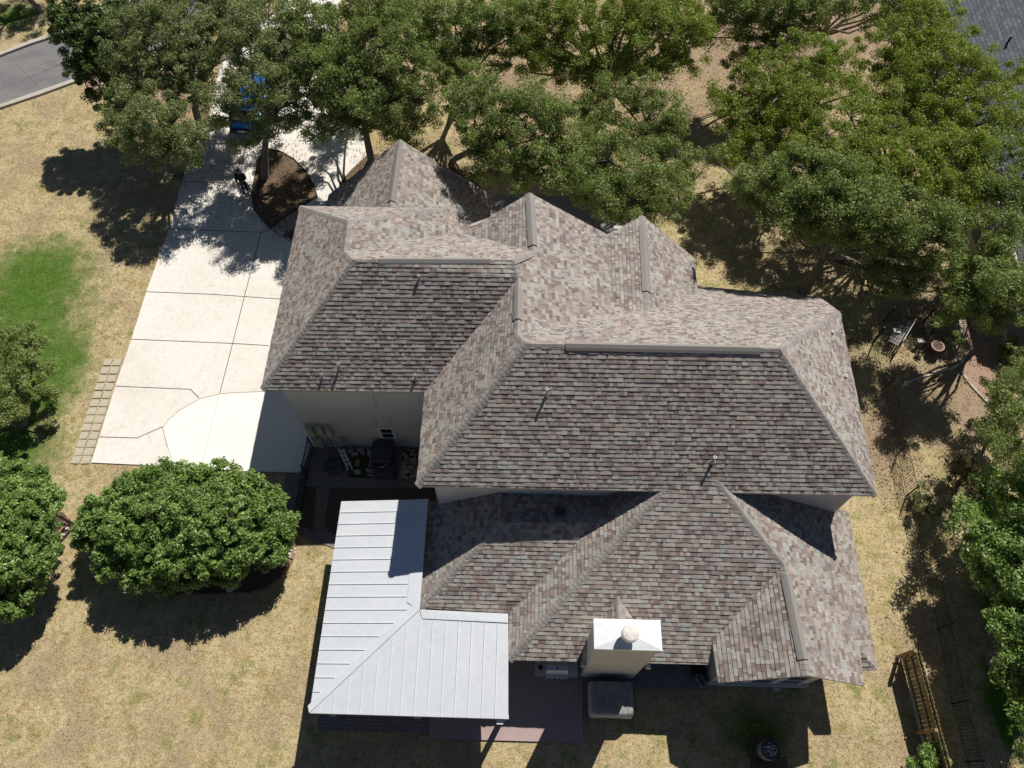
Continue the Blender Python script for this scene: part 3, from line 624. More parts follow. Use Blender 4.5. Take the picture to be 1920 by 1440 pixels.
for q in ((mNi, mI, np.array([-.48, 0, 0]), pzW), (mI, mEi, np.array([0, -.3, 0]), pzS)):
    a, b, o_, pz = q; c, d = b + o_, a + o_
    if pz is pzS: c, d = b + o_, a + o_ + np.array([.12, 0, 0])
    else: c = c + np.array([0, .25, 0])
    c = np.array([c[0], c[1], pz(c[0], c[1])]); d = np.array([d[0], d[1], pz(d[0], d[1])]); P = [tuple(p + up) for p in (a, b, c, d)]; fl.prism(P, .045)
hd = (mI - mSW_); hn = np.array([-hd[1], hd[0], 0]); hn /= np.linalg.norm(hn)
A = [mSW_ + hn * 0.0, mI, mI + hn * .3, mSW_ + hn * .22 + hd * .02]
for p in A[2:]: p[2] = pzW(p[0], p[1])
fl.prism([tuple(p + up * 1.2) for p in A], .045); fl.build('flashing', MAT['metal'], pr)
gt = MB(); gt.box(mSW_[0] - .01, mSE_[0] + .01, mSW_[1] - .0, mSW_[1] + .14, ZM - .19, ZM - .095); gt.build('beam', MAT['trim'], pr)
g2 = MB(); g2.box(mSW_[0] + .02, mSW_[0] + .16, mSW_[1] + .2, mNW[1] - .1, ZM - .22, ZM - .1); g2.build('beam', MAT['trim'], pr)
for px_, py_ in ((mSW_[0] + .25, mSW_[1] + .25), (mSW_[0] + .25, (mSW_[1] + mNW[1]) / 2), (mSW_[0] + .25, mNW[1] - .3), (mSE_[0] - .25, mSE_[1] + .25), ((mSW_[0] + mSE_[0]) / 2, mSW_[1] + .25)):
    m = MB(); m.box(px_ - .08, px_ + .08, py_ - .08, py_ + .08, 0, ZM - .15); m.box(px_ - .13, px_ + .13, py_ - .13, py_ + .13, 0, .2); m.build('post', MAT['trim'], pr)
q = at(938, 1354, ZM - .25); m = MB(); m.box(q.x - .12, q.x + .1, q.y - .07, q.y + .1, ZM - .35, ZM - .18); m.build('gutter_outlet', MAT['whiteplastic'], pr)
# ---- chimney
chx0, chx1, chy0, chy1 = 2.17, 4.17, 3.98, 4.83; ZC = 6.4
m = MB(); m.box(chx0 + .03, chx1 - .03, chy0 + .03, chy1 - .03, 0, ZC - .06); chim = m.build('chimney', MAT['stucco'], house)
cm = MB(); cx_, cy_ = (chx0 + chx1) / 2, (chy0 + chy1) / 2
cm.box(chx0 - .02, chx1 + .02, chy0 - .02, chy1 + .02, ZC - .16, ZC)
pkc = (cx_ + .05, cy_ + .02, ZC + .07); cs = [(chx0, chy0, ZC + .004), (chx1, chy0, ZC + .004), (chx1, chy1, ZC + .004), (chx0, chy1, ZC + .004)]
for i in range(4): cm.face([cs[i], cs[(i + 1) % 4], pkc])
cm.build('chimney_cap', MAT['metal'], chim)
fx, fy = at(1180, 1190, 6.7).x, at(1180, 1190, 6.7).y
m = MB(); m.lathe(fx, fy, [(.16, ZC), (.16, ZC + .36)], 24); m.lathe(fx, fy, [(.2, ZC + .36), (.265, ZC + .42), (.265, ZC + .56), (.22, ZC + .6), (.12, ZC + .62), (.02, ZC + .625)], 28)
fo = m.build('flue_cap', MAT['flue'], chim, smooth=False)
for a in (1.57, 3.66, 5.76): m = MB(); m.lathe(fx + .15 * math.cos(a), fy + .15 * math.sin(a), [(.018, ZC + .6), (.018, ZC + .622)], 8); m.build('bolt', MAT['pipe'], chim)
for u, v in ((1216, 1250), (1094, 1246)):
    p = at(u, v, 2.6); m = MB(); m.box(p.x - .09, p.x + .09, p.y - .07, p.y + .1, 2.5, 2.62, taper=.02); m.build('gutter_outlet', MAT['whiteplastic'], house)
# ---- vent pipes
def face_z(names):
    P = [V[n] for n in names]; return plane_z(P[0], P[1], P[2])[0]
def pipe(u, v, names, h=.32):
    f = face_z(names); z = 7.
    for _ in range(12): p = at(u, v, z); z = f(p.x, p.y) + h
    p = at(u, v, z); zb = z - h; m = MB(); m.tube([(p.x, p.y, zb - .1), (p.x, p.y, z)], .045, 10, caps=False)
    m.lathe(p.x, p.y, [(.09, zb - .02), (.06, zb + .05), (.05, zb + .06)], 12); m.lathe(p.x, p.y, [(.045, z - .03), (.055, z - .03), (.055, z), (.032, z), (.032, z - .002)], 10)
    o = m.build('vent_pipe', MAT['pipe'], house); n = MB(); n.lathe(p.x, p.y, [(.03, z - .02), (.03, z + .001)], 8); n.build('pipe_bore', MAT['darkhole'], o)
for u, v, f, h in ((785, 516, ['gSW', 'vBL', 'gW'], .33), (634, 682, ['gSW', 'vBL', 'gW'], .33), (602, 701, ['gSW', 'vBL', 'gW'], .3), (778, 702, ['gSW', 'vBL', 'gW'], .33), (1026, 729, ['mSW', 'mSE', 'mE'], .4), (1341, 857, ['mSW', 'mSE', 'mE'], .4), (1562, 621, ['mSE', 'mNE', 'mE'], .15), (1587, 704, ['mSE', 'mNE', 'mE'], .15)):
    pipe(u, v, f, h)
p = at(1050, 962, 4.6); m = MB(); m.box(p.x - .18, p.x + .18, p.y - .16, p.y + .16, 4.1, 4.72); m.build('roof_vent', MAT['darkplastic'], house)
p = at(1147, 541, 5.6); m = MB(); m.box(p.x - .1, p.x + .12, p.y - .28, p.y + .28, 5.35, 5.45); m.build('roof_flashing', MAT['metal'], house)
# ------------------------------------------------------------------ things in the yard
def solid(name, mat, label, cat, group=None, fn=None, smooth=False):
    m = MB(); fn(m); o = m.build(name, MAT[mat] if isinstance(mat, str) else mat, None, smooth); return tag(o, label, cat, group)
# pavers beside the drive
pv0 = None
Lq = [(200, 672, 218, 671, 235, 671)]
def paver_rows():
    out = []
    n = 13
    for i in range(n):
        t = (i + .5) / n
        vv = 672 + (870 - 672) * t
        xr = 233 - (233 - 172) * t - 2; wd = 17 + 2.2 * t
        for j in (0, 1): out.append((xr - wd * (j + .5), vv))
    return out
for i, (u, v) in enumerate(paver_rows()):
    p = at(u, v)
    if pv0 is None:
        m = MB(); s = .2; m.prism([(-s + .02, -s, .05), (s - .02, -s, .05), (s, -s + .02, .05), (s, s - .02, .05), (s - .02, s, .05), (-s + .02, s, .05), (-s, s - .02, .05), (-s, -s + .02, .05)], .07)
        pv0 = m.build('paver', MAT['paver']); o = pv0
    else: o = pv0.copy(); col.objects.link(o)
    o.location = (p.x, p.y, rnd.uniform(-.012, .004)); o.rotation_euler = (rnd.uniform(-.02, .02), rnd.uniform(-.02, .02), rnd.uniform(-.05, .05)); o.scale = (rnd.uniform(.86, .92), rnd.uniform(.86, .93), 1)
    tag(o, 'square tan concrete paver laid in the double row along the left edge of the driveway', 'paver', 'pavers along the driveway edge')
# iron fences
def iron_fence(name, pts, label, h=1.15, post_every=2.4, rails=(.12, 1.05), sp=.11, th=.006, rt=.011):
    P = [at(u, v) for u, v in pts]; root = empty(name, P[0], label, 'fence')
    pk = MB(); rls = [MB() for _ in rails]; posts = []
    for a, b in zip(P, P[1:]):
        L = (b - a).length; d = (b - a) / L; n = int(L / sp)
        for rl, z in zip(rls, rails): rl.tube([a + Vector((0, 0, z)), b + Vector((0, 0, z))], rt, 4)
        for k in range(n + 1):
            q = a + d * (k * sp); pk.box(q.x - th, q.x + th, q.y - th, q.y + th, .06, h)
        c = max(1, round(L / post_every))
        for k in range(c): posts.append(a + d * (L * k / c))
    posts.append(P[-1])
    for rl in rls: rl.build('rail', MAT['black'], root)
    q = pk.build('picket', MAT['black'], root); q['kind'] = 'stuff'
    for p in posts:
        m = MB(); m.box(p.x - .024, p.x + .024, p.y - .024, p.y + .024, 0, h + .04); m.box(p.x - .03, p.x + .03, p.y - .03, p.y + .03, h + .04, h + .06); m.build('post', MAT['black'], root)
    return root
iron_fence('iron_fence', [(588, 840), (577, 892), (567, 958), (556, 1003)], 'black iron fence between the driveway end and the brick yard, beside the utility boxes', 1.1, 2.0, (.12, 1.05), .12, .013, .025)
iron_fence('iron_fence', [(50, 984), (132, 982), (142, 985)], 'short black iron fence piece between the two rounded green trees', 1.1)
iron_fence('iron_fence', [(1638, 640), (1657, 730), (1681, 853), (1699, 930), (1727, 1037), (1757, 1180), (1783, 1320), (1811, 1429), (1840, 1520)], 'long black iron fence running down the right side yard to the bottom edge', 1.15, 2.6)
iron_fence('iron_fence', [(1592, 642), (1636, 645)], 'short black iron fence linking the house corner to the side fence', 1.15)
iron_fence('iron_fence', [(1657, 603), (1730, 606), (1815, 609)], 'black iron fence across the neighbouring yard above the white bench', 1.15, 3.2)
iron_fence('iron_fence', [(1604, 686), (1602, 688)] if False else [(1690, 628), (1745, 627)], 'low black iron fence right behind the white bench and red pot', .6)
# wooden fence at lower right
def wooden_fence():
    A, B = at(1686, 1232), at(1744, 1460); d = (B - A); L = d.length; d /= L; n = Vector((-d.y, d.x, 0)); n = n if n.x > 0 else -n
    root = empty('wooden_fence', A, 'tall weathered wooden fence section with three rails and dog ear pickets, lower right', 'fence')
    pk = MB(); k = 0; s = 0; w = .14
    while s < L:
        for off, dz, hh in ((.06, 0, 1.52),):
            a = A + d * (s + .01) + n * off; b = A + d * (s + w - .001) + n * off; h = hh + rnd.uniform(-.02, .02); t = Vector((n.x, n.y, 0)) * .02; cz = .04
            j = rnd.uniform(-.006, .006); a += n * j; b -= n * j
            e = d * .035
            front = [(a.x, a.y, .05), (b.x, b.y, .05), (b.x, b.y, h - cz), (b.x - e.x, b.y - e.y, h), (a.x + e.x, a.y + e.y, h), (a.x, a.y, h - cz)]
            back = [(p[0] + t.x, p[1] + t.y, p[2]) for p in front]
            pk.face(front, (rnd.random(), 0)); pk.face(back[::-1])
            for i in range(6): q = (i + 1) % 6; pk.face([front[i], back[i], back[q], front[q]])
        s += w
    o = pk.build('pickets', MAT['wood'], root)
    for z in (.3, .85, 1.35):
        m = MB(); P = [A - n * .0, B, B + n * .055, A + n * .055]; m.prism([(p.x, p.y, z + .035) for p in P], .07); m.build('rail', MAT['wood'], root)
    s = 0
    while s <= L:
        p = A + d * s; m = MB(); M = Matrix.Translation(p - n * .06) @ Matrix.Rotation(math.atan2(d.y, d.x), 4, 'Z'); m.box(-.055, .055, -.055, .055, 0, 1.46, M=M); m.build('post', MAT['woodpost'], root); s += 2.62
    lo = MB(); s = 1.7
    P = [A - n * .01 + d * 1.2, B - n * .01, B, A + d * 1.2]; lo.prism([(p.x, p.y, .32) for p in P], .3); lo.build('kick_board', MAT['greywood'], root)
wooden_fence()
# covered unit in front of the chimney
def covered():
    cx, cy, w, dpt, h = at(1147, 1296, 1.05).x, 3.2, .79, .58, 1.12
    root = empty('covered_smoker', (cx, cy, 0), 'boxy patio smoker under a dusty beige cover, right in front of the chimney', 'grill')
    def ring(z, s, r=.16, bow=0.):
        P = []
        for qx, qy, a0 in ((1, 1, 0), (-1, 1, 90), (-1, -1, 180), (1, -1, 270)):
            for k in range(5):
                a = math.radians(a0 + k * 22.5); P.append((cx + qx * (w * s - r) + r * math.cos(a), cy + qy * (dpt * s - r) + r * math.sin(a) - (bow * (1 - ((qx * (w * s - r) + r * math.cos(a)) / w) ** 2) if qy < 0 else 0), z + (0)))
        return P
    m = MB(); R = [ring(.12, 1.0, .1, .1), ring(.5, 1.03, .12, .16), ring(.82, 1.0, .16, .14), ring(1.0, .955, .18, .06)]
    for a, b in zip(R, R[1:]):
        for k in range(20): m.face([a[k], a[(k + 1) % 20], b[(k + 1) % 20], b[k]])
    m.face(R[0][::-1]); m.build('cover', MAT['cover'], root, True)
    m = MB(); R = [ring(1.0, .955, .18, .06), ring(1.08, .92, .18, .05), ring(1.115, .84, .16, .03)]
    for a, b in zip(R, R[1:]):
        for k in range(20): m.face([a[k], a[(k + 1) % 20], b[(k + 1) % 20], b[k]])
    m.face(R[-1])
    m.build('cover_top', MAT['covertop'], root, False)
    for i in range(5):
        q = MB(); X = cx - .55 + i * .27; q.tube([(X, cy - .52, 1.112), (X + .01, cy, 1.125), (X, cy + .5, 1.112)], [.015, .022, .015], 6); q.build('fold', MAT['covertop'], root)
    q = MB(); X = cx + .0; y0 = cy - dpt - .085
    q.tube([(cx - .72, cy - dpt - .0, .8), (cx, y0 - .015, .78), (cx + .72, cy - dpt - .0, .8)], .012, 5); q.build('strap', MAT['black'], root)
    q = MB(); q.tube([(X - .09, y0 - .02, .72), (X + .09, y0 - .02, .86)], .016, 5); q.tube([(X + .09, y0 - .02, .72), (X - .09, y0 - .02, .86)], .016, 5); q.build('knot', MAT['black'], root)
covered()
# gas grill under the eave
def grill():
    a, b = at(1003, 1262, .9), at(1084, 1266, .9); x0, x1 = a.x, b.x; y0, y1 = at(1040, 1271, .85).y, at(1040, 1238, .95).y
    root = empty('gas_grill', ((x0 + x1) / 2, (y0 + y1) / 2, .08), 'stainless steel gas grill on the patio left of the chimney, half under the eave', 'grill')
    L = x1 - x0
    m = MB(); m.box(x0 + L * .26, x1 - L * .24, y0 + .05, y1, .1, .8); m.build('cabinet', MAT['steel'], root)
    m = MB(); m.box(x0, x0 + L * .25, y0 + .04, y1 - .03, .82, .86); m.build('side_shelf', MAT['steel'], root)
    m = MB(); m.box(x1 - L * .23, x1, y0 + .04, y1 - .03, .82, .86); m.build('side_shelf', MAT['steel'], root)
    m = MB(); m.lathe(x0 + L * .13, (y0 + y1) / 2 + .05, [(.09, .862), (.09, .885)], 14); m.build('side_burner', MAT['black'], root)
    m = MB(); X0, X1 = x0 + L * .265, x1 - L * .235; prof = [(y0 + .1, .84), (y0 + .12, .98), (y0 + .22, 1.1), (y0 + .4, 1.14), (y1 - .08, 1.08), (y1 - .02, .84)]
    for p, q in zip(prof, prof[1:]): m.face([(X0, p[0], p[1]), (X1, p[0], p[1]), (X1, q[0], q[1]), (X0, q[0], q[1])])
    m.face([(X0, *p) for p in prof][::-1]); m.face([(X1, *p) for p in prof]); m.face([(X0, y0 + .1, .84), (X0, y1 - .02, .84), (X1, y1 - .02, .84), (X1, y0 + .1, .84)]); lid = m.build('lid', MAT['steel'], root)
    m = MB(); m.tube([(X0 + .08, y0 + .1, .98), (X0 + .08, y0 + .02, .99), (X1 - .08, y0 + .02, .99), (X1 - .08, y0 + .1, .98)], .016, 8); m.build('handle', MAT['steel'], lid)
    m = MB(); m.lathe((X0 + X1) / 2, y0 + .3, [(.035, 1.12), (.03, 1.155)], 10); m.build('thermometer', MAT['black'], lid)
    m = MB(); m.box(X0, X1, y0, y0 + .08, .7, .83); pn = m.build('control_panel', MAT['steel'], root)
    for i in range(4):
        m = MB(); X = X0 + .12 + i * (X1 - X0 - .24) / 3; m.tube([(X, y0, .765), (X, y0 - .04, .765)], .028, 10); m.build('knob', MAT['black'], pn)
    for X in (x0 + L * .3, x1 - L * .28):
        for Y in (y0 + .12, y1 - .08):
            m = MB(); m.tube([(X, Y - .02, .13), (X, Y + .02, .13)], .05, 12); m.build('wheel', MAT['rubber'], root)
grill()
# generator / equipment by the garage wall
def rounded(m, x0, x1, y0, y1, z0, z1, r=.12, s1=.92):
    def ring(z, s):
        cx, cy, hx, hy = (x0 + x1) / 2, (y0 + y1) / 2, (x1 - x0) / 2 * s, (y1 - y0) / 2 * s; P = []
        for qx, qy, a0 in ((1, 1, 0), (-1, 1, 90), (-1, -1, 180), (1, -1, 270)):
            for k in range(5): a = math.radians(a0 + k * 22.5); P.append((cx + qx * (hx - r) + r * math.cos(a), cy + qy * (hy - r) + r * math.sin(a), z))
        return P
    R = [ring(z0, 1), ring(z1 - .08, 1), ring(z1 - .02, (1 + s1) / 2), ring(z1, s1)]
    for a, b in zip(R, R[1:]):
        for k in range(20): m.face([a[k], a[(k + 1) % 20], b[(k + 1) % 20], b[k]])
    m.face(R[0][::-1]); m.face(R[-1])
def unit():
    c = at(716, 868, .5); root = empty('covered_grill', (c.x, c.y, .06), 'dark grey hooded kettle unit with two rounded levels on a pad against the white wall', 'grill')
    a, b = at(695, 853, .95), at(735, 853, .95); y1 = gy0 - .15; y0 = at(715, 866, .98).y
    m = MB(); rounded(m, a.x, b.x, y0, y1, .12, 1.0); m.build('hood', MAT['darkplastic'], root)
    a2, b2 = at(700, 882, .5), at(743, 882, .5); ya = at(720, 893, .5).y
    m = MB(); rounded(m, a2.x, b2.x, ya, y0 + .12, .12, .6, .16); m.build('base', MAT['darkplastic'], root)
    m = MB(); m.box(a.x + .04, b.x - .04, y0 - .05, y0 + .02, .62, .84); pn = m.build('control_panel', MAT['black'], root)
    m = MB(); m.box(b.x - .3, b.x - .18, y0 - .062, y0 - .05, .74, .8); m.build('badge', MAT['trim'], pn)
    m = MB(); m.tube([(a.x + .3, y0 - .1, .66), (b.x - .32, y0 - .1, .66)], .015, 6); m.build('handle', MAT['steel'], root)
    m = MB(); m.box(a2.x - .12, b2.x + .1, ya - .1, gy0 - .1, .0, .1); m.build('pad', MAT['palewalk'], root)
unit()
def hose():
    c = at(628, 872, .15); m = MB(); P = []
    for k in range(150):
        a = k * .26; r = .26 + .16 * math.sin(k * .055) + rnd.uniform(-.015, .015); P.append((c.x + r * math.cos(a) * 1.1, c.y + r * math.sin(a), .08 + .0011 * k + .02 * math.sin(k * .4)))
    m.tube(P, .014, 5); tag(m.build('garden_hose', MAT['hose']), 'coiled dark green garden hose lying on the brick paving near the iron fence', 'hose')
hose()
def lounger():
    a = at(641, 845, .8); b = at(655, 872, .35); m = MB(); d = (b - a); 
    root = empty('folding_ladder', (b.x, b.y, .05), 'white folded step ladder leaning beside the coiled hose', 'ladder')
    for s in (-.1, .1):
        m = MB(); m.tube([(a.x + s, a.y, 1.0), (b.x + s, b.y - .1, .06)], .028, 6); m.build('leg', MAT['whiteplastic'], root)
    for t in (.12, .34, .56, .78):
        p = a.lerp(b, t); m = MB(); z = 1.0 - .94 * t; m.box(p.x - .11, p.x + .11, p.y - .07, p.y + .05, z - .015, z + .015); m.build('step', MAT['whiteplastic'], root)
lounger()
def rock(name, u, v, r, mat, label, cat='rock', group=None, h=.6):
    p = at(u, v); m = MB(); seed = random.Random(int(u * 31 + v)); n = 9
    R = []
    for k, (s, z) in enumerate(((.8, 0), (1., .25), (.85, .7), (.4, 1.))):
        R.append([(p.x + r * s * math.cos(2 * math.pi * i / n) * seed.uniform(.8, 1.15), p.y + r * s * .8 * math.sin(2 * math.pi * i / n) * seed.uniform(.8, 1.15), .04 + z * r * h) for i in range(n)])
    for a, b in zip(R, R[1:]):
        for i in range(n): m.face([a[i], a[(i + 1) % n], b[(i + 1) % n], b[i]])
    m.face(R[-1]); return tag(m.build(name, MAT[mat]), label, cat, group)
rock('rock', 671, 886, .17, 'stone', 'pale flat rock lying at the lower end of the green turf patch')
tag(solid('paving_brick', 'redbrick', None, None, fn=lambda m: m.box(at(671, 869).x - .1, at(671, 869).x + .1, at(671, 869).y - .16, at(671, 869).y + .16, .05, .12)), 'single brown brick lying in the middle of the green turf patch', 'brick')
rk = random.Random(5)
for k in range(16): rock('rock', 662 + rk.uniform(-6, 34), 846 + rk.uniform(-4, 6), rk.uniform(.06, .14), 'stone', 'pale rock in the row at the wall foot left of the dark hooded unit', 'rock', 'rocks along the garage wall')
for k in range(90): rock('rock', 752 + rk.uniform(-4, 28), 866 + rk.uniform(-22, 30), rk.uniform(.05, .1), 'stone', 'rounded grey brown rock in the rock bed between the dark grill and the upper roof', 'rock', 'rocks in the shaded rock bed')
for k in range(14): rock('rock', 693 + rk.uniform(-3, 4), 862 + rk.uniform(-16, 34), rk.uniform(.05, .1), 'stone', 'pale rock in the border between the turf patch and the dark grill', 'rock', 'rocks beside the turf patch')
# rock beds
for k in range(40): rock('rock', 165 + rk.uniform(0, 30), 150 + rk.uniform(-2, 15), rk.uniform(.07, .14), 'stone', 'pinkish tan rock in the corner bed where the street kerb meets the lawn', 'rock', 'rocks in the street corner bed')
structure(sheet('rock_bed', pxs([(160, 148), (200, 138), (204, 166), (182, 173), (167, 164)]), .05, MAT['gravel'], .05))
edging('bed_edging', [(161, 150), (166, 163), (180, 173)], .1, .12, 'redbrick', 'reddish brick edging of the small rock bed beside the street')
# bed round the rounded tree
bed = [(318, 1108), (335, 1116), (400, 1116), (470, 1113), (500, 1105), (528, 1085), (548, 1050), (554, 1010), (540, 990), (480, 940), (300, 900), (180, 960), (170, 1040), (240, 1095)]
structure(sheet('planting_bed', pxs(bed), .012, MAT['soil']))
edging('bed_edging', bed[:8], .1, .1, 'redbrick', 'curved reddish brick edging along the lower right side of the rounded tree bed')
structure(sheet('planting_bed', pxs([(118, 960), (142, 985), (118, 1010), (105, 1050), (90, 1080), (0, 1090), (0, 960)]), .012, MAT['soil']))
edging('bed_edging', [(128, 975), (122, 985), (110, 1008), (104, 1030)], .16, .12, 'redbrick', 'broken reddish brick edging between the two rounded green trees')
for k in range(16): rock('rock', 545 + rk.uniform(-6, 7), 1036 + rk.uniform(-9, 9), rk.uniform(.06, .11), 'whitestone', 'white rock in the cluster at the right side of the rounded tree bed', 'rock', 'white rocks by the tree bed')
rock('rock', 432, 1106, .16, 'whitestone', 'lone white rock at the lower edge of the rounded tree bed')
for k in range(10): rock('rock', 114 + rk.uniform(-4, 14), 1005 - rk.uniform(-6, 26), rk.uniform(.06, .1), 'whitestone', 'white rock among the brick pieces between the two rounded trees', 'rock', 'white rocks between the trees')
rock('rock', 1455, 1291, .17, 'whitestone', 'single pale rock on the grass below the rear bay windows')
# urn fountain
def urn():
    b = at(1431, 1408); X, Y = b.x, b.y; root = empty('garden_urn', (X, Y, 0), 'grey round garden urn with a pebble filled top standing in the shaded lawn', 'urn')
    m = MB(); m.lathe(X, Y, [(.27, .08), (.3, .2), (.34, .55), (.33, .75), (.26, .86)], 24); m.build('bowl', MAT['greyglaze'], root, False)
    m = MB(); m.lathe(X, Y, [(.26, .85), (.33, .88), (.33, .94), (.28, .94), (.27, .9)], 24); m.build('rim', MAT['darkplastic'], root)
    m = MB()
    for k in range(50): a, r = rk.uniform(0, 6.28), .24 * math.sqrt(rk.random()); m.lathe(X + r * math.cos(a), Y + r * math.sin(a), [(.02, .9), (.026, .92), (.012, .945)], 6)
    m.build('pebbles', MAT['whitestone'], root)['kind'] = 'stuff'
    for k in range(10):
        a = 2 * math.pi * k / 10; m = MB(); M = Matrix.Translation((X + .5 * math.cos(a), Y + .47 * math.sin(a), 0)) @ Matrix.Rotation(a, 4, 'Z'); m.box(-.06, .06, -.145, .145, .0, .07, M=M); tag(m.build('edging_stone', MAT['soil']), 'dark brick in the ring around the grey garden urn', 'brick', 'bricks around the garden urn')
urn()
structure(sheet('stone_walk', pxs([(1408, 1420), (1474, 1420), (1482, 1500), (1405, 1500)]), .035, MAT['mulch'], .04))
for u, v, c_ in ((1308, 1274, 'left'), (1315, 1285, 'right')):
    p = at(u, v); root = empty('flower_pot', (p.x, p.y, .07), 'pale round pot beside the rear bay wall, the ' + ('upper' if c_ == 'left' else 'lower') + ' one of the pair', 'pot')
    m = MB(); m.lathe(p.x, p.y, [(.09, .07), (.14, .3), (.15, .32)], 16); m.build('pot', MAT['stone'], root); m = MB(); m.lathe(p.x, p.y, [(.12, .31), (.05, .35)], 10); m.build('soil', MAT['soil'], root)
p = at(1303, 1255); root = empty('patio_chair', (p.x, p.y, .07), 'dark metal patio chair in the shade under the rear eave', 'chair')
m = MB(); m.box(p.x - .25, p.x + .25, p.y - .25, p.y + .22, .48, .52); m.build('seat', MAT['black'], root)
m = MB(); m.box(p.x - .25, p.x + .25, p.y + .22, p.y + .26, .5, 1.0); m.build('backrest', MAT['black'], root)
for sx_ in (-.22, .22):
    for sy_ in (-.22, .22): m = MB(); m.tube([(p.x + sx_, p.y + sy_, .07), (p.x + sx_, p.y + sy_, .49)], .018, 6); m.build('leg', MAT['black'], root)
# neighbour's yard (right)
structure(sheet('gravel_path', pxs([(1800, 600), (1806, 640), (1818, 672), (1806, 690), (1808, 712), (1822, 728), (1842, 745), (1880, 780), (1960, 830), (1990, 600)]), .03, MAT['gravel'], .04))
def border(name, pts, w, h, mat, label):
    P = [at(u, v) for u, v in pts]; m = MB()
    for a, b in zip(P, P[1:]):
        L = (b - a).length; k = max(1, int(L / .42)); d = (b - a) / L; n = Vector((-d.y, d.x, 0)) * w / 2
        for i in range(k):
            c0, c1 = a + (b - a) * (i / k) + d * .012, a + (b - a) * ((i + 1) / k) - d * .012; hh = h * rk.uniform(.85, 1.1); j = rk.uniform(.85, 1.1)
            m.prism([(q.x, q.y, hh) for q in (c0 - n * j, c1 - n * j, c1 + n * j, c0 + n * j)], hh + .02)
    return tag(m.build(name, MAT[mat]), label, 'edging')
border('stone_border', [(1805, 672), (1801, 682), (1788, 690), (1760, 698), (1730, 706), (1705, 717), (1688, 728)], .11, .08, 'whitestone', 'curving pale stone border in the neighbouring yard left of the pink gravel path')
border('stone_border', [(1800, 688), (1806, 704), (1818, 720), (1838, 742), (1860, 765), (1890, 790)], .09, .07, 'stone', 'thin stone border along the lower edge of the pink gravel path')
border('stone_border', [(1799, 602), (1801, 618), (1806, 638)], .12, .08, 'whitestone', 'short pale stone border at the left side of the shaded gravel path')
border('stone_border', [(1880, 610), (1884, 640)], .13, .1, 'whitestone', 'short pale stone border beside the neighbour house wall')
p = at(1748, 660); m = MB(); m.lathe(p.x, p.y, [(.14, .02), (.25, .2), (.3, .42), (.27, .5), (.3, .56), (.25, .56)], 22); tag(m.build('glazed_pot', MAT['redglaze']), 'dark red glazed pot standing on the bare ground in the neighbouring yard', 'pot')
m = MB(); m.lathe(p.x, p.y, [(.235, .561), (.2, .565)], 18); so_ = m.build('soil', MAT['soil']); so_.parent = bpy.data.objects['glazed_pot']
p = at(1719, 648); root = empty('bird_bath', (p.x, p.y, 0), 'small pale bird bath ringed by wire left of the red pot', 'bird bath'); m = MB(); m.lathe(p.x, p.y, [(.1, 0), (.06, .1), (.05, .4)], 12); m.build('pedestal', MAT['greyglaze'], root); m = MB(); m.box(p.x - .16, p.x + .14, p.y - .1, p.y + .12, .4, .46); m.build('basin', MAT['whitestone'], root)
m = MB(); m.tube([(p.x + .42 * math.cos(a * .3), p.y + .36 * math.sin(a * .3), .1 + .03 * math.sin(a)) for a in range(22)], .015, 5); m.build('wire_ring', MAT['greywood'], root)
def bench():
    a, b = at(1697, 598, .5), at(1676, 632, .5); d = (b - a); L = d.length * 1.15; d.normalize(); ang = math.atan2(d.y, d.x); c = at(1686, 624, .4); M = Matrix.Translation((c.x, c.y, 0)) @ Matrix.Rotation(ang, 4, 'Z')
    root = empty('garden_bench', (c.x, c.y, 0), 'weathered pale slatted garden bench standing at an angle by the fence corner', 'bench')
    for k in range(5): m = MB(); m.box(-.75, .75, -.24 + k * .1, -.17 + k * .1, .43, .46, M=M); m.build('slat', MAT['greywood'], root)
    for k in range(3): m = MB(); m.box(-.75, .75, .27, .29, .55 + k * .13, .64 + k * .13, M=M); m.build('backrest_slat', MAT['whiteplastic'] if k == 2 else MAT['greywood'], root)
    for s in (-.68, .68):
        for t in (-.2, .26): m = MB(); m.box(s - .03, s + .03, t - .03, t + .03, 0, .45 if t < 0 else .92, M=M); m.build('leg', MAT['greywood'], root)
        m = MB(); m.box(s - .035, s + .035, -.26, .3, .63, .66, M=M); m.build('armrest', MAT['greywood'], root)
bench()
p = at(1681, 621, .48); m = MB(); m.box(p.x - .16, p.x + .16, p.y - .12, p.y + .12, .47, .55, M=None); tag(m.build('storage_box', MAT['whiteplastic']), 'small white box resting on the seat of the pale garden bench', 'box')
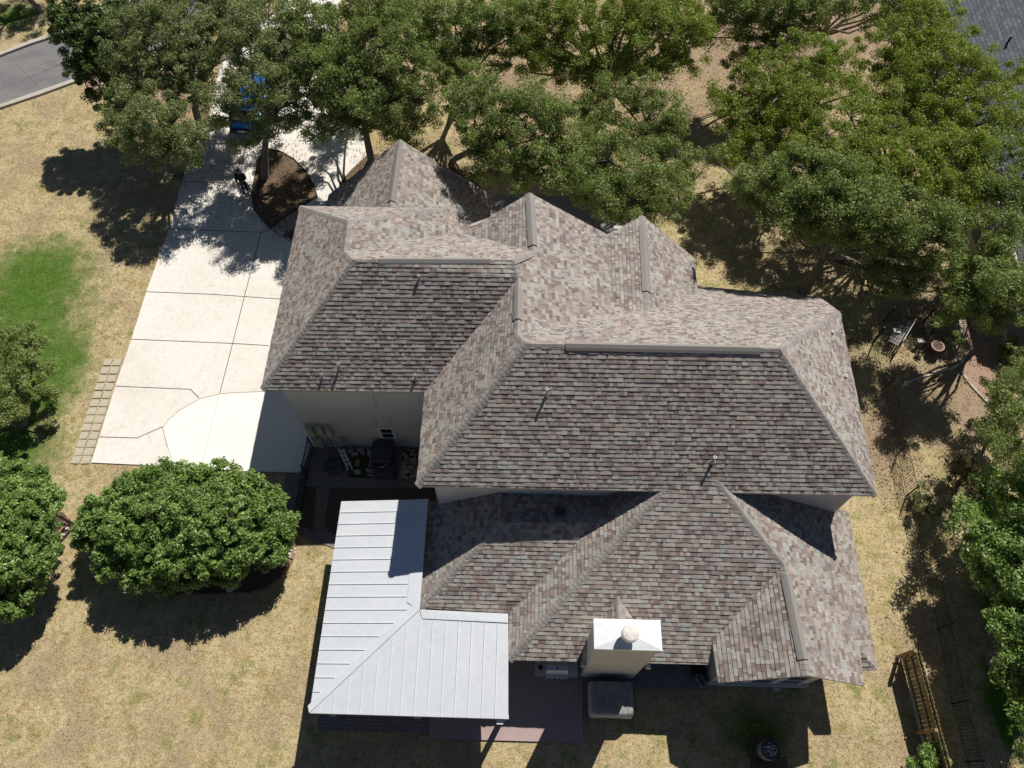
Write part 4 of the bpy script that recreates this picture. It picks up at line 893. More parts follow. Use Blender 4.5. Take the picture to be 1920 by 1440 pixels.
# neighbour house
def neighbour():
    E0, E1 = at(1748, -20, 3.0), at(1905, 470, 3.0); d = (E1 - E0); d.z = 0; d.normalize(); n = Vector((-d.y, d.x, 0)); n = n if n.x > 0 else -n
    A = E0 - d * 6; B = E1 + d * 2.2; root = empty('neighbour_house', (E0.x, E0.y, 0), 'neighbouring house with a grey shingle roof behind the trees at the top right', 'house')
    W = 7.0; R0, R1 = A + n * W, B + n * W; rf = MB(); RZ = 3.0 + W * .45
    def quad(pts, uvs): rf.face(pts, uvs)
    LL = (B - A).length
    quad([(A.x, A.y, 3.0), (B.x, B.y, 3.0), (R1.x, R1.y, RZ), (R0.x, R0.y, RZ)], [(0, 0), (LL * .33, 0), (LL * .33, 2.6), (0, 2.6)])
    q0, q1 = A + n * 2 * W, B + n * 2 * W
    quad([(R0.x, R0.y, RZ), (R1.x, R1.y, RZ), (q1.x, q1.y, 3.0), (q0.x, q0.y, 3.0)], [(0, 0), (LL * .33, 0), (LL * .33, 2.6), (0, 2.6)])
    ro = rf.build('roof', MAT['greyshingle'], root)
    g = MB(); g.prism([(A.x, A.y, 2.97), (B.x, B.y, 2.97), (B.x - n.x * .12, B.y - n.y * .12, 2.97), (A.x - n.x * .12, A.y - n.y * .12, 2.97)], .12); g.build('gutter', MAT['trim'], ro)
    a, b = A + n * .5 + d * .4, B + n * .5 - d * .5; w = MB(); c, e = b + n * (2 * W - 1), a + n * (2 * W - 1); w.prism([(p.x, p.y, 2.85) for p in (a, b, c, e)], 2.9); w.build('wall', MAT['stucco'], root)
    w = MB(); w.face([(b.x, b.y, 2.8), (c.x, c.y, 2.8), (R1.x - d.x * .5, R1.y - d.y * .5, RZ - .1)]); w.build('gable_wall', MAT['stucco'], root)
    p = at(1897, 68, 4.4); v_ = MB(); v_.tube([(p.x, p.y, 3.6), (p.x, p.y, 4.4)], .06, 8); v_.build('vent_pipe', MAT['black'], ro)
neighbour()
p0, p1 = at(1822, 410), at(1853, 468)
def low_wall():
    root = empty('courtyard_wall', (p0.x, p0.y, 0), 'curved tan stucco courtyard wall half hidden under the trees on the right', 'wall'); m = MB()
    P = [at(u, v) for u, v in ((1830, 405), (1822, 420), (1826, 440), (1838, 468), (1850, 476))]
    for a, b in zip(P, P[1:]):
        d = (b - a).normalized(); n = Vector((-d.y, d.x, 0)) * .12; m.prism([(q.x, q.y, 1.1) for q in (a - n, b - n, b + n, a + n)], 1.15)
    m.build('wall', MAT['stucco'], root); m = MB(); c = [at(u, v, 1.12) for u, v in ((1832, 405), (1850, 415), (1856, 440), (1850, 468), (1838, 466), (1828, 440), (1824, 420))]; m.prism([(q.x, q.y, .9) for q in c], .92); m.build('wall_block', MAT['utility'], root)
low_wall()
# ------------------------------------------------------------------ car under the trees
def car():
    rear, front = at(461, 246, .5), at(508, 118, .5); d = (front - rear); d.z = 0; d.normalize(); ang = math.atan2(d.y, d.x)
    o_ = Vector((rear.x, rear.y, .05)); M = Matrix.Translation(o_) @ Matrix.Rotation(ang, 4, 'Z')
    root = empty('blue_car', o_, 'bright blue sport utility car parked on the drive, mostly hidden under the oak crowns', 'car')
    H = .95; Lc = 4.7
    sec = [(0, .45, .80, .93), (.06, .33, .95, .98), (.6, .28, 1.0, 1.02), (2.0, .28, 1.02, 1.0), (3.6, .28, 1.0, .97), (4.3, .3, .9, .9), (4.62, .36, .76, .8), (4.7, .42, .66, .7)]
    def ring(x, z0, z1, w): 
        h = w * .93; return [M @ Vector(p) for p in ((x, -h, z0), (x, -h - .0, z1 * .62), (x, -h * .97, z1 * .9), (x, -h * .86, z1), (x, 0, z1 + .03), (x, h * .86, z1), (x, h * .97, z1 * .9), (x, h, z1 * .62), (x, h, z0))]
    m = MB(); R = [ring(a, b, c, e) for a, b, c, e in sec]
    for a, b in zip(R, R[1:]):
        for k in range(8): m.face([a[k], b[k], b[k + 1], a[k + 1]])
        m.face([a[8], b[8], b[0], a[0]])
    m.face(R[0]); m.face(R[-1][::-1]); body = m.build('body', MAT['blue'], root, True)
    cab = [(.12, .98, .8), (.42, 1.5, .68), (.8, 1.62, .66), (2.3, 1.64, .66), (2.75, 1.55, .66), (3.45, 1.0, .76)]
    m = MB(); Rr = [[M @ Vector(p) for p in ((x, -w - .06 if z < 1.1 else -w, min(z, 1.0)), (x, -w, z), (x, 0, z + .03), (x, w, z), (x, w + .06 if z < 1.1 else w, min(z, 1.0)))] for x, z, w in cab]
    for i, (a, b) in enumerate(zip(Rr, Rr[1:])):
        for k in (1, 2): m.face([a[k], b[k], b[k + 1], a[k + 1]], mi=0 if i in (1, 2, 3) else 1)
        for k in (0, 3): m.face([a[k], b[k], b[k + 1], a[k + 1]], mi=1)
    m.build('cabin', [MAT['blue'], MAT['glass']], root)
    def bx(n, a, mat, par=root): q = MB(); q.box(*a, M=M); return q.build(n, MAT[mat], par)
    bx('bumper', (-.12, .02, -.85, .85, .35, .6), 'darkplastic'); bx('number_plate', (-.135, -.121, -.02, .42, .45, .58), 'trim'); bx('bumper', (4.66, 4.76, -.7, .7, .3, .5), 'darkplastic')
    for s in (-.82, .66): bx('tail_light', (-.02, .06, s, s + .16, .7, .95), 'redlens')
    for s in (-.72, .52): bx('headlight', (4.58, 4.7, s, s + .2, .58, .7), 'trim')
    for X in (.9, 3.75):
        for s in (-.93, .75):
            q = MB(); c = M @ Vector((X, s, .34)); e = M @ Vector((X, s + .18, .34)); q.tube([c, e], .34, 20); w = q.build('wheel', MAT['rubber'], root); q = MB(); q.tube([c.lerp(e, -.05), c.lerp(e, 1.05)], .2, 14); q.build('rim', MAT['steel'], w)
    for s in (-.6, .6): bx('roof_rail', (.8, 2.6, s - .02, s + .02, 1.67, 1.71), 'black')
    for s in (-1.05, .95): bx('mirror', (3.0, 3.15, s, s + .12, 1.0, 1.14), 'blue')
car()
# ------------------------------------------------------------------ the person
def person():
    f = at(462, 361, .05); h = at(449, 321, 1.7); X, Y = f.x, f.y
    root = empty('person', (X, Y, .05), 'person in dark shirt and navy trousers standing on the driveway looking down at a controller', 'person')
    PB = Vector((X, Y, .055))
    lean = Vector((h.x - X, h.y - Y, 0)) * .5
    def skin(name, chains, mat, sub=2):
        vs, es, rs = [], [], []
        for ch in chains:
            prev = None
            for item in ch:
                if isinstance(item, int): prev = item; continue
                p, r = item; vs.append(tuple(PB + Vector(p) + lean * (p[2] / 1.7))); rs.append(r); k = len(vs) - 1
                if prev is not None: es.append((prev, k))
                prev = k
        me = bpy.data.meshes.new(name); me.from_pydata(vs, es, []); o = bpy.data.objects.new(name, me); col.objects.link(o); o.parent = root; o.matrix_parent_inverse = PINV[root.name]
        md = o.modifiers.new('skin', 'SKIN'); md.use_smooth_shade = True
        sv = me.skin_vertices[0].data if len(me.skin_vertices) else None
        for i, r in enumerate(rs): sv[i].radius = (r, r) if not isinstance(r, tuple) else r; sv[i].use_root = False
        sv[0].use_root = True
        ss = o.modifiers.new('sub', 'SUBSURF'); ss.levels = sub; ss.render_levels = sub; me.materials.append(MAT[mat]); return o
    # facing -y (towards the camera side), hands together at the waist
    sh = 1.40
    body = [[((0, 0, .95), .08), ((0, 0, 1.15), .085), ((0, 0, 1.38), .085), ((0, -.01, 1.47), .055), ((0, -.03, 1.53), .055), ((0, -.055, 1.60), (.078, .085)), ((0, -.06, 1.70), .07)]]
    for s in (-1, 1):
        body.append([2, ((.19 * s, 0, 1.37), .035), ((.25 * s, .0, 1.12), .033), ((.13 * s, -.24, 1.06), .03), ((.07 * s, -.29, 1.07), (.03, .018))])
        w = (.07 * s, -.29, 1.07)
        base = sum(len([q for q in c if not isinstance(q, int)]) for c in body) - 1
        for k, (dx, L) in enumerate(((.024, .06), (.008, .075), (-.008, .07), (-.024, .055))):
            body.append([base, ((w[0] - .03 * s, w[1] - .04, w[2] + dx), .009), ((w[0] - (.03 + L * .6) * s, w[1] - .05, w[2] + dx), .008)])
        body.append([base, ((w[0] - .01 * s, w[1] - .02, w[2] + .04), .010), ((w[0] - .035 * s, w[1] - .035, w[2] + .055), .009)])
        body.append([0, ((.095 * s, 0, .88), .075), ((.1 * s, -.01, .48), .05), ((.11 * s, .02, .09), .035), ((.115 * s, -.12, .04), .03)])
    skin('body', body, 'skin')
    skin('shirt', [[((0, 0, .9), (.17, .14)), ((0, .0, 1.1), (.175, .14)), ((0, 0, 1.3), (.21, .15)), ((0, 0, 1.43), (.11, .09))], [2, ((-.2, 0, 1.37), .08), ((-.26, 0, 1.13), .072), ((-.19, -.14, 1.08), .055)], [2, ((.2, 0, 1.37), .08), ((.26, 0, 1.13), .072), ((.19, -.14, 1.08), .055)]], 'shirt')
    skin('trousers', [[((0, 0, .97), (.15, .12)), ((0, 0, .88), (.15, .12))], [1, ((-.1, 0, .78), .095), ((-.1, -.01, .48), .07), ((-.11, .02, .09), .062)], [1, ((.1, 0, .78), .095), ((.1, -.01, .48), .07), ((.11, .02, .09), .062)]], 'jeans')
    for s in (-1, 1): skin('shoe', [[((.11 * s, .06, .05), .05), ((.115 * s, -.06, .045), .052), ((.12 * s, -.16, .035), .042)]], 'shoe', 1)
    skin('hair', [[((0, .0, 1.60), .075), ((0, -.035, 1.67), .088), ((0, -.07, 1.715), .07)]], 'hair', 2)
    m = MB(); c = PB + lean * .63; m.box(c.x - .09, c.x + .09, c.y - .37, c.y - .27, 1.06, 1.10)
    for s in (-.07, .07): m.tube([(c.x + s, c.y - .36, 1.1), (c.x + s * 1.2, c.y - .44, 1.16)], .006, 5)
    tag(m.build('remote_controller', MAT['darkplastic']), 'small dark remote controller held in the hands of the person on the driveway', 'controller')
person()
# ------------------------------------------------------------------ trees
def quads_object(name, cent, ax, bx_, tone, mat, parent):
    """many leaf faces: cent (n,3), ax half length vectors, bx_ half width vectors"""
    n = len(cent); v = np.empty((n, 4, 3), np.float32)
    v[:, 0] = cent - ax; v[:, 1] = cent + bx_ - ax * .1; v[:, 2] = cent + ax; v[:, 3] = cent - bx_ - ax * .1
    me = bpy.data.meshes.new(name); me.vertices.add(n * 4); me.vertices.foreach_set('co', v.ravel())
    me.loops.add(n * 4); me.loops.foreach_set('vertex_index', np.arange(n * 4, dtype=np.int32)); me.polygons.add(n)
    me.polygons.foreach_set('loop_start', np.arange(0, n * 4, 4, dtype=np.int32)); me.polygons.foreach_set('loop_total', np.full(n, 4, np.int32))
    u = me.uv_layers.new(name='tone'); t = np.repeat(tone.astype(np.float32), 4); u.data.foreach_set('uv', np.stack([t, np.zeros_like(t)], 1).ravel())
    me.materials.append(mat); me.update(); me.validate(); o = bpy.data.objects.new(name, me); col.objects.link(o)
    if parent is not None: o.parent = parent; o.matrix_parent_inverse = PINV[parent.name]
    return o
def leaves_for(cl, per, size, spread, up=.5, aspect=.42, ros=.55):
    """cl: (n,3) clump centres; returns arrays"""
    n = len(cl) * per
    c = np.repeat(cl, per, 0); off = npr.normal(size=(n, 3)); r = npr.random((n, 1)) ** .5
    off = off / np.linalg.norm(off, axis=1, keepdims=True) * r * np.repeat(spread, per)[:, None] * np.array([1.0, 1.0, .65])
    p = c + off
    nv = npr.normal(size=(n, 3)) * .66 + np.array([0, 0, up]) + off / np.repeat(spread, per)[:, None] * ros
    nv /= np.linalg.norm(nv, axis=1, keepdims=True)
    a = npr.normal(size=(n, 3)); a -= nv * (a * nv).sum(1, keepdims=True); a /= np.linalg.norm(a, axis=1, keepdims=True); b = np.cross(nv, a)
    s = size * npr.uniform(.5, 1.55, (n, 1)); tone = np.clip(npr.normal(.5, .16, n) + np.repeat(npr.normal(0, .1, len(cl)), per), .02, .98)
    return p, a * s, b * s * aspect, tone
def tree(name, label, base, lobes, mat='oak', leaf=.048, dens=1.45, zs=1., trunk=.2, cat='tree', group=None, sub=15, per=165, fork=.42, spread=.37, dense=False, droop=.7, ex=()):
    B = at(*base) if len(base) == 2 else Vector(base)
    root = empty(name, B, label, cat, group)
    cl, sp = [], []; wood = MB(); tr = random.Random(int(B.x * 977 + B.y * 331))
    L = []
    for lb in list(lobes) + [(e[0], e[1], e[2] / zs, *e[3:]) for e in ex]:
        u, v, z, r = lb[:4]; z *= zs; dn = lb[4] if len(lb) > 4 else 1.
        p = at(u, v, z); L.append((p, r / px_per_m(u, v, z), dn))
    top = sum((p for p, _, _ in L), Vector()) / len(L)
    fk = B.lerp(Vector((top.x, top.y, top.z)), fork); fk.z = max(.5, top.z * fork)
    kink = B.lerp(fk, .55) + Vector((tr.uniform(-.12, .12), tr.uniform(-.12, .12), 0))
    wood.tube([B - Vector((0, 0, .1)), B + Vector((0, 0, .12)), kink, fk], [trunk * 1.45, trunk * 1.1, trunk * .9, trunk * .75], 9)
    for p, r, dn in L:
        tgt = p - Vector((0, 0, r * .35)); m1 = fk.lerp(tgt, .4) + Vector((tr.uniform(-.25, .25), tr.uniform(-.25, .25), tr.uniform(.0, .3))); m2 = fk.lerp(tgt, .75) + Vector((tr.uniform(-.2, .2), tr.uniform(-.2, .2), tr.uniform(-.1, .2)))
        wood.tube([fk, m1, m2, tgt], [trunk * .48, trunk * .34, trunk * .24, trunk * .15], 6, caps=False)
        r *= 1.04 if dense else 1.24; n = max(4, int(sub * dn * (r / 1.0) ** 1.6))
        for k in range(n):
            while True:
                o = Vector((tr.uniform(-1, 1), tr.uniform(-1, 1), tr.uniform(-.75, 1)))
                if .25 < o.length < 1: break
            if tr.random() < .12: o *= tr.uniform(1.03, 1.2)
            q = p + Vector((o.x * r * 1.05, o.y * r * 1.05, o.z * r * droop)); cl.append(q); sp.append(spread * tr.uniform(.55, 1.5))
            if not dense: a = tgt.lerp(q, .0); mm = tgt.lerp(q, .5) + Vector((tr.uniform(-.1, .1), tr.uniform(-.1, .1), 0)); wood.tube([a, mm, q], [trunk * .12, trunk * .07, .008], 4, caps=False)
    wood.build('trunk', MAT['bark'], root, True)
    cl = np.array([tuple(c) for c in cl]); sp = np.array(sp)
    p, a, b, t = leaves_for(cl, int(per * dens), leaf, sp, up=.5, ros=1.0 if dense else .85)
    quads_object('crown', p, a, b, t, MAT[mat], root)
    return root, len(p)
TOT = 0
exec_trees = [
 dict(name='juniper_tree', label='tall dark green juniper leaning over the street at the top left', base=(300, 296), mat='juniper', trunk=.17, leaf=.06, spread=.3, per=190, fork=.3,
   lobes=[(222, 200, 2.6, 30), (205, 160, 3.4, 38), (190, 125, 4.2, 46), (172, 90, 5.0, 50), (156, 55, 5.7, 48), (200, 70, 5.2, 46), (142, 22, 6.3, 42), (185, 25, 6.1, 42), (125, 45, 5.6, 26), (150, 100, 4.7, 30), (225, 110, 4.4, 34), (228, 40, 5.6, 40), (120, 8, 6.4, 26), (145, 130, 4.1, 16, .6), (240, 160, 3.4, 30)]),
 dict(name='oak_tree', label='live oak left of the driveway casting a broad shadow on the lawn', base=(336, 328), zs=1.2, mat='oak',
   lobes=[(262, 155, 4.2, 40), (240, 190, 3.9, 38), (285, 195, 4.5, 42), (232, 235, 3.4, 34), (275, 240, 3.9, 42), (318, 225, 4.1, 36), (335, 262, 3.5, 36), (255, 275, 3., 32), (300, 285, 3., 36), (350, 282, 2.9, 26), (372, 255, 2.9, 22), (222, 262, 3., 20), (395, 240, 2.8, 16, .7)]),
 dict(name='oak_tree', label='wide live oak at the top left between the juniper and the driveway', base=(377, 238), zs=1.2, mat='oak', trunk=.22,
   lobes=[(240, 60, 5, 48), (250, 100, 4.5, 45), (290, 35, 5.3, 50), (300, 85, 5., 50), (345, 20, 5.4, 50), (352, 70, 5, 50), (395, 40, 5, 45), (400, 90, 4.4, 32), (340, 120, 4.5, 42), (290, 132, 4.3, 40), (370, 155, 3.8, 32), (425, 20, 4.9, 42), (240, 150, 3.9, 25), (330, 170, 3.6, 30), (270, 0, 5.2, 50), (400, -30, 5.6, 55), (320, -30, 5.6, 55), (385, 195, 3.2, 20, .6), (440, 60, 4.5, 28), (460, 10, 4.8, 36), (430, 100, 4., 22, .7)]),
 dict(name='oak_tree', label='live oak rising from the mulch island over the blue car', base=(498, 335), zs=1.65, ex=[(537, 70, 5, 30), (529, 119, 4.2, 26), (572, 167, 4.2, 26), (580, 118, 5.2, 30), (445, 138, 4, 22, .8), (451, 90, 5, 28), (565, 215, 3.2, 20, .7)], mat='oak', trunk=.19, fork=.55, sub=16,
   lobes=[(425, 165, 3.4, 28), (450, 125, 3.8, 30), (490, 95, 4.2, 40), (530, 110, 4.2, 40), (505, 150, 4.1, 40), (545, 155, 3.9, 36), (465, 185, 3.3, 28), (515, 200, 3.4, 36), (555, 200, 3.3, 28), (430, 215, 2.8, 26), (450, 262, 2.1, 16, .6), (500, 240, 2.8, 26), (540, 235, 2.7, 24, .7), (560, 75, 4.3, 38), (520, 55, 4.5, 38), (470, 60, 4.4, 34), (400, 210, 2.8, 20), (500, 20, 4.5, 36), (455, 30, 4.4, 30), (575, 120, 4., 24)]),
 dict(name='oak_tree', label='two stemmed live oak between the driveway and the pointed lower gable', base=(697, 303), zs=1.6, ex=[(604, 215, 4.2, 26, .7), (613, 166, 5.2, 28), (623, 115, 6, 30), (634, 119, 4.4, 30), (655, 80, 4.5, 30), (625, 190, 3.4, 24, .7), (686, 61, 4.3, 34), (646, 127, 3.4, 28)], mat='oakgreen', trunk=.2, fork=.5, sub=16,
   lobes=[(655, 170, 4, 44), (700, 140, 4.6, 48), (645, 115, 4.8, 46), (600, 100, 4.6, 40), (750, 170, 4.3, 44), (770, 120, 4.8, 46), (700, 75, 5.2, 48), (645, 55, 5, 46), (760, 215, 3.6, 36), (790, 170, 4.1, 32), (720, 215, 3.4, 34), (620, 150, 4.2, 30, .6), (600, 215, 3., 32, .45), (585, 250, 3.3, 26, .6), (640, 240, 3.2, 32, .55), (660, 205, 3., 26, .7), (605, 15, 5, 40), (760, 70, 5.2, 42), (580, 140, 4.2, 24, .5), (560, 20, 5, 30), (700, 20, 5.4, 50), (740, 250, 2.6, 22, .7), (730, 20, 5.4, 44), (670, -10, 5.4, 44), (570, 60, 4.8, 26, .7), (620, 200, 3.4, 28, .6), (790, 210, 3.4, 26), (760, 260, 2.8, 24), (671, 227, 3.7, 28, .8), (650, 225, 3.6, 28, .7), (682, 180, 4.4, 36), (720, 180, 4.2, 36), (610, 110, 4.4, 36), (655, 140, 4.6, 40)]),
 dict(name='oak_tree', label='live oak at the top edge right of the two stemmed oak', base=(858, 190), zs=1.35, mat='oakgreen', trunk=.2,
   lobes=[(805, 30, 5.2, 42), (850, 20, 5.4, 45), (840, 70, 4.8, 40), (800, 85, 4.5, 36), (890, 40, 5, 40), (820, 125, 4., 32), (780, 95, 4.4, 26), (870, 95, 4.2, 26, .6), (925, 20, 5.2, 42), (925, 70, 4.6, 26, .6), (770, 0, 5.4, 40), (845, 140, 3.6, 24, .8), (960, 20, 5.2, 40), (900, 85, 4.4, 34), (950, 110, 4., 30, .7), (810, 60, 4.9, 40), (745, 30, 5, 30), (960, 60, 4.8, 34, .8), (930, 140, 3.6, 24, .7)]),
 dict(name='oak_tree', label='live oak with pale green crown behind the lower gable and the middle gable', base=(847, 303), zs=1.5, mat='oakgreen', trunk=.17,
   lobes=[(860, 145, 4.6, 34), (895, 170, 4.7, 40), (860, 200, 4.4, 36), (935, 200, 4.7, 44), (900, 225, 4.4, 40), (980, 180, 4.7, 40), (1020, 195, 4.6, 40), (985, 225, 4.5, 42), (1050, 215, 4.3, 32), (950, 260, 4.2, 42), (905, 270, 3.8, 34), (1000, 265, 4.2, 40), (960, 310, 3.6, 40), (920, 315, 3.3, 30), (1010, 305, 3.6, 36), (990, 340, 3.1, 24), (1045, 250, 4., 32), (890, 250, 3.9, 26)]),
 dict(name='oak_tree', label='broad live oak directly behind the middle gable', base=(1118, 425), zs=1.3, mat='oakgreen', trunk=.2,
   lobes=[(1060, 290, 4.3, 42), (1100, 320, 4.2, 44), (1055, 335, 3.9, 38), (1140, 290, 4.5, 40), (1150, 340, 4., 42), (1105, 365, 3.6, 34), (1140, 385, 3.2, 34), (1190, 370, 3.6, 42), (1200, 320, 4.1, 42), (1240, 350, 3.7, 42), (1180, 400, 3.1, 30), (1235, 390, 3.1, 30), (1080, 270, 4.3, 30), (1270, 360, 3.3, 26), (1030, 320, 3.7, 22)]),
 dict(name='oak_tree', label='live oak left of the bare patch, its open crown showing limbs and dry ground', base=(1255, 330), zs=1.2, mat='oakgreen', trunk=.16,
   lobes=[(1130, 200, 4.6, 32), (1160, 175, 4.8, 36), (1205, 175, 4.8, 36), (1240, 200, 4.6, 32), (1120, 240, 4.3, 32), (1250, 245, 4.2, 34), (1270, 285, 3.8, 36), (1225, 270, 4., 30, .6), (1180, 225, 4.4, 24, .6), (1280, 325, 3.4, 30), (1145, 265, 4.1, 26), (1100, 215, 4.3, 30), (1215, 225, 4.3, 30, .7), (1190, 270, 4.1, 34), (1265, 215, 4.1, 22)]),
 dict(name='oak_tree', label='yellow green oak at the top edge above the middle of the house', base=(1145, 200), zs=1.2, mat='oakyellow', trunk=.22,
   lobes=[(985, 30, 5.6, 42), (1025, 15, 5.8, 44), (1010, 75, 5, 38), (1060, 55, 5.5, 44), (1105, 30, 6, 46), (1100, 85, 5.2, 42), (1150, 60, 5.8, 46), (1195, 30, 6, 46), (1195, 85, 5.2, 40), (1240, 50, 5.9, 48), (1285, 25, 5.8, 42), (1285, 75, 5.2, 38), (1250, 110, 4.7, 34), (1145, 120, 4.6, 36, .7), (1085, 135, 4.2, 34, .8), (1110, 160, 3.8, 30, .8), (1040, 120, 4.2, 28), (1180, 0, 6.2, 48), (1255, -10, 6, 48), (1180, 140, 4.1, 26, .6), (960, 70, 4.9, 30), (1312, 50, 5.2, 22), (1120, 185, 3.4, 26, .8), (1220, 0, 6, 50), (1060, 0, 5.8, 50), (985, 100, 4.4, 28), (1215, 125, 4.3, 34, .8), (1290, 110, 4.6, 28), (1000, 130, 4, 24, .7)]),
 dict(name='oak_tree', label='live oak at the top edge with bare dark forking limbs over dry ground', base=(1557, 84), zs=1.3, mat='oakgreen', trunk=.2, fork=.3,
   lobes=[(1380, 30, 3.8, 40), (1420, 60, 3.6, 40), (1440, 20, 4.2, 42), (1480, 50, 3.8, 38), (1400, 95, 3., 30), (1450, 95, 3.2, 28), (1350, 20, 3.8, 28, .6), (1500, 15, 4.4, 36), (1545, -10, 4.8, 45), (1530, 40, 3.8, 20, .7), (1600, -15, 4.8, 38, .6), (1640, 20, 4, 24, .5), (1480, -20, 4.8, 48), (1400, -25, 4.8, 48), (1340, 60, 3.6, 34, .8), (1360, 0, 4.2, 44), (1560, 10, 4.4, 30, .6), (1650, -10, 4.6, 40), (1700, 0, 4.8, 34), (1390, 120, 2.8, 26, .7), (1620, 45, 3.6, 22, .5)]),
 dict(name='oak_tree', label='live oak in the upper right grove, the leftmost crown beside the bare patch', base=(1508, 252), zs=1.2, mat='oakyellow', trunk=.18,
   lobes=[(1505, 100, 4.8, 40), (1450, 130, 4.6, 42), (1495, 145, 4.7, 42), (1400, 160, 4.2, 34), (1440, 180, 4.3, 42), (1485, 195, 4.5, 40), (1380, 200, 3.8, 30), (1535, 150, 4.6, 38), (1400, 225, 3.7, 36), (1450, 235, 4., 38), (1540, 200, 4.3, 36), (1385, 250, 3.3, 26), (1580, 130, 4.4, 34), (1425, 275, 3.4, 34), (1480, 250, 3.9, 34), (1355, 225, 3.2, 18), (1590, 95, 4.4, 24, .6), (1350, 175, 3.8, 24), (1540, 110, 4.6, 34), (1370, 290, 3.2, 22), (1600, 170, 4.3, 28), (1500, 290, 4., 34)]),
 dict(name='oak_tree', label='leaning live oak behind the right end of the house with its bare trunk in view', base=(1505, 545), zs=1.5, mat='oakgreen', trunk=.24, fork=.5,
   lobes=[(1430, 330, 4.6, 40), (1465, 300, 5., 40), (1480, 345, 4.7, 44), (1520, 310, 5.1, 44), (1535, 360, 4.7, 44), (1570, 330, 5., 44), (1425, 370, 4., 32), (1480, 390, 4., 38), (1530, 410, 4., 40), (1585, 385, 4.5, 42), (1620, 345, 4.8, 42), (1570, 430, 3.7, 34), (1635, 400, 4.3, 42), (1680, 380, 4.4, 42), (1620, 450, 3.6, 36), (1660, 440, 3.8, 36), (1700, 420, 4., 36), (1740, 410, 4., 38), (1400, 350, 3.9, 24), (1500, 440, 3.2, 26, .8), (1700, 470, 3.2, 30), (1760, 440, 3.6, 28), (1660, 495, 2.8, 30), (1615, 495, 2.8, 24, .7), (1340, 290, 3.4, 22, .8), (1700, 520, 2.6, 28), (1650, 540, 2.2, 22, .8), (1735, 500, 2.8, 28), (1780, 470, 3.6, 30), (1760, 400, 4.2, 40), (1710, 545, 2.4, 22, .7), (1467, 406, 4.1, 36), (1551, 408, 4.1, 36), (1578, 352, 4.7, 38), (1505, 372, 4.5, 38), (1610, 415, 4.1, 34)]),
 dict(name='oak_tree', label='tall live oak in the upper right grove, farthest toward the grey roof', base=(1680, 290), zs=1.2, mat='oakyellow', trunk=.22,
   lobes=[(1690, 70, 5.2, 42), (1735, 50, 5.5, 42), (1700, 115, 5.1, 46), (1755, 100, 5.5, 46), (1790, 70, 5.3, 34), (1800, 130, 5.4, 44), (1660, 130, 4.7, 36), (1745, 160, 5.2, 46), (1840, 120, 5.2, 36), (1700, 170, 4.8, 42), (1835, 170, 5.1, 42), (1790, 190, 5.1, 44), (1640, 175, 4.3, 28, .6), (1870, 150, 4.9, 30), (1875, 200, 4.8, 38), (1740, 215, 4.7, 40), (1840, 225, 4.8, 42), (1690, 225, 4.3, 38), (1900, 240, 4.6, 34), (1720, 20, 5.4, 36), (1770, 30, 5.3, 30), (1910, 130, 4.8, 22)]),
 dict(name='oak_tree', label='live oak in the middle of the right hand grove', base=(1700, 430), zs=1.25, mat='oakyellow', trunk=.2,
   lobes=[(1640, 240, 4.6, 34), (1600, 215, 4.5, 32), (1610, 265, 4.5, 36), (1655, 285, 4.7, 40), (1700, 270, 4.8, 42), (1750, 265, 4.9, 42), (1800, 260, 4.9, 42), (1690, 320, 4.6, 42), (1740, 315, 4.7, 44), (1795, 315, 4.7, 42), (1555, 245, 4.3, 32), (1570, 285, 4.2, 34), (1840, 290, 4.6, 40), (1735, 365, 4.1, 38), (1785, 365, 4.1, 34), (1510, 265, 4.1, 26), (1620, 310, 4.3, 34), (1510, 225, 4.2, 24, .6), (1640, 200, 4.4, 34), (1590, 310, 4.2, 34), (1680, 230, 4.6, 36), (1540, 300, 4., 30), (1840, 340, 4.1, 34), (1650, 350, 4.2, 34)]),
 dict(name='oak_tree', label='live oak at the right edge in front of the neighbouring grey roof', base=(1860, 480), zs=1.3, mat='oakgreen', trunk=.18,
   lobes=[(1870, 270, 4.4, 36), (1910, 300, 4.4, 40), (1870, 325, 4.3, 38), (1840, 365, 3.9, 32), (1885, 375, 3.9, 36), (1925, 360, 4.2, 40), (1900, 425, 3.4, 30), (1835, 335, 4., 24), (1925, 430, 3.4, 30)]),
 dict(name='oak_tree', label='live oak over the corner of the gravel path at the right edge', base=(1880, 612), zs=1.55, ex=[(1864, 600, 4, 26), (1898, 554, 5, 34), (1834, 575, 4.8, 26), (1868, 529, 6, 34), (1838, 475, 5, 34), (1807, 527, 4, 26), (1871, 421, 6, 36)], mat='oakgreen', trunk=.15,
   lobes=[(1865, 475, 3.7, 34), (1905, 500, 3.6, 38), (1840, 510, 3.4, 34), (1870, 530, 3.3, 38), (1820, 550, 3., 32), (1905, 550, 3.2, 32), (1850, 570, 2.8, 32), (1795, 565, 2.6, 24), (1800, 525, 2.9, 24), (1880, 590, 2.5, 22), (1780, 590, 2.2, 16, .8)]),
 dict(name='small_tree', label='small pale leaved tree at the right edge below the gravel path', base=(1868, 800), mat='oakgreen', trunk=.1, ex=[(1889, 763, 4.6, 30), (1905, 833, 4.6, 32), (1931, 866, 4, 36), (1927, 720, 5, 34), (1910, 800, 4.5, 32), (1894, 917, 3, 30, .8), (1862, 816, 3.8, 18, .7)],
   lobes=[(1880, 712, 2.4, 26, .7), (1860, 735, 2.3, 24, .6), (1900, 745, 2.4, 28, .7), (1875, 775, 2.1, 28, .7), (1910, 790, 2.1, 28), (1900, 835, 1.8, 28), (1915, 700, 2.5, 22), (1860, 800, 1.8, 18, .6), (1915, 870, 1.6, 26)]),
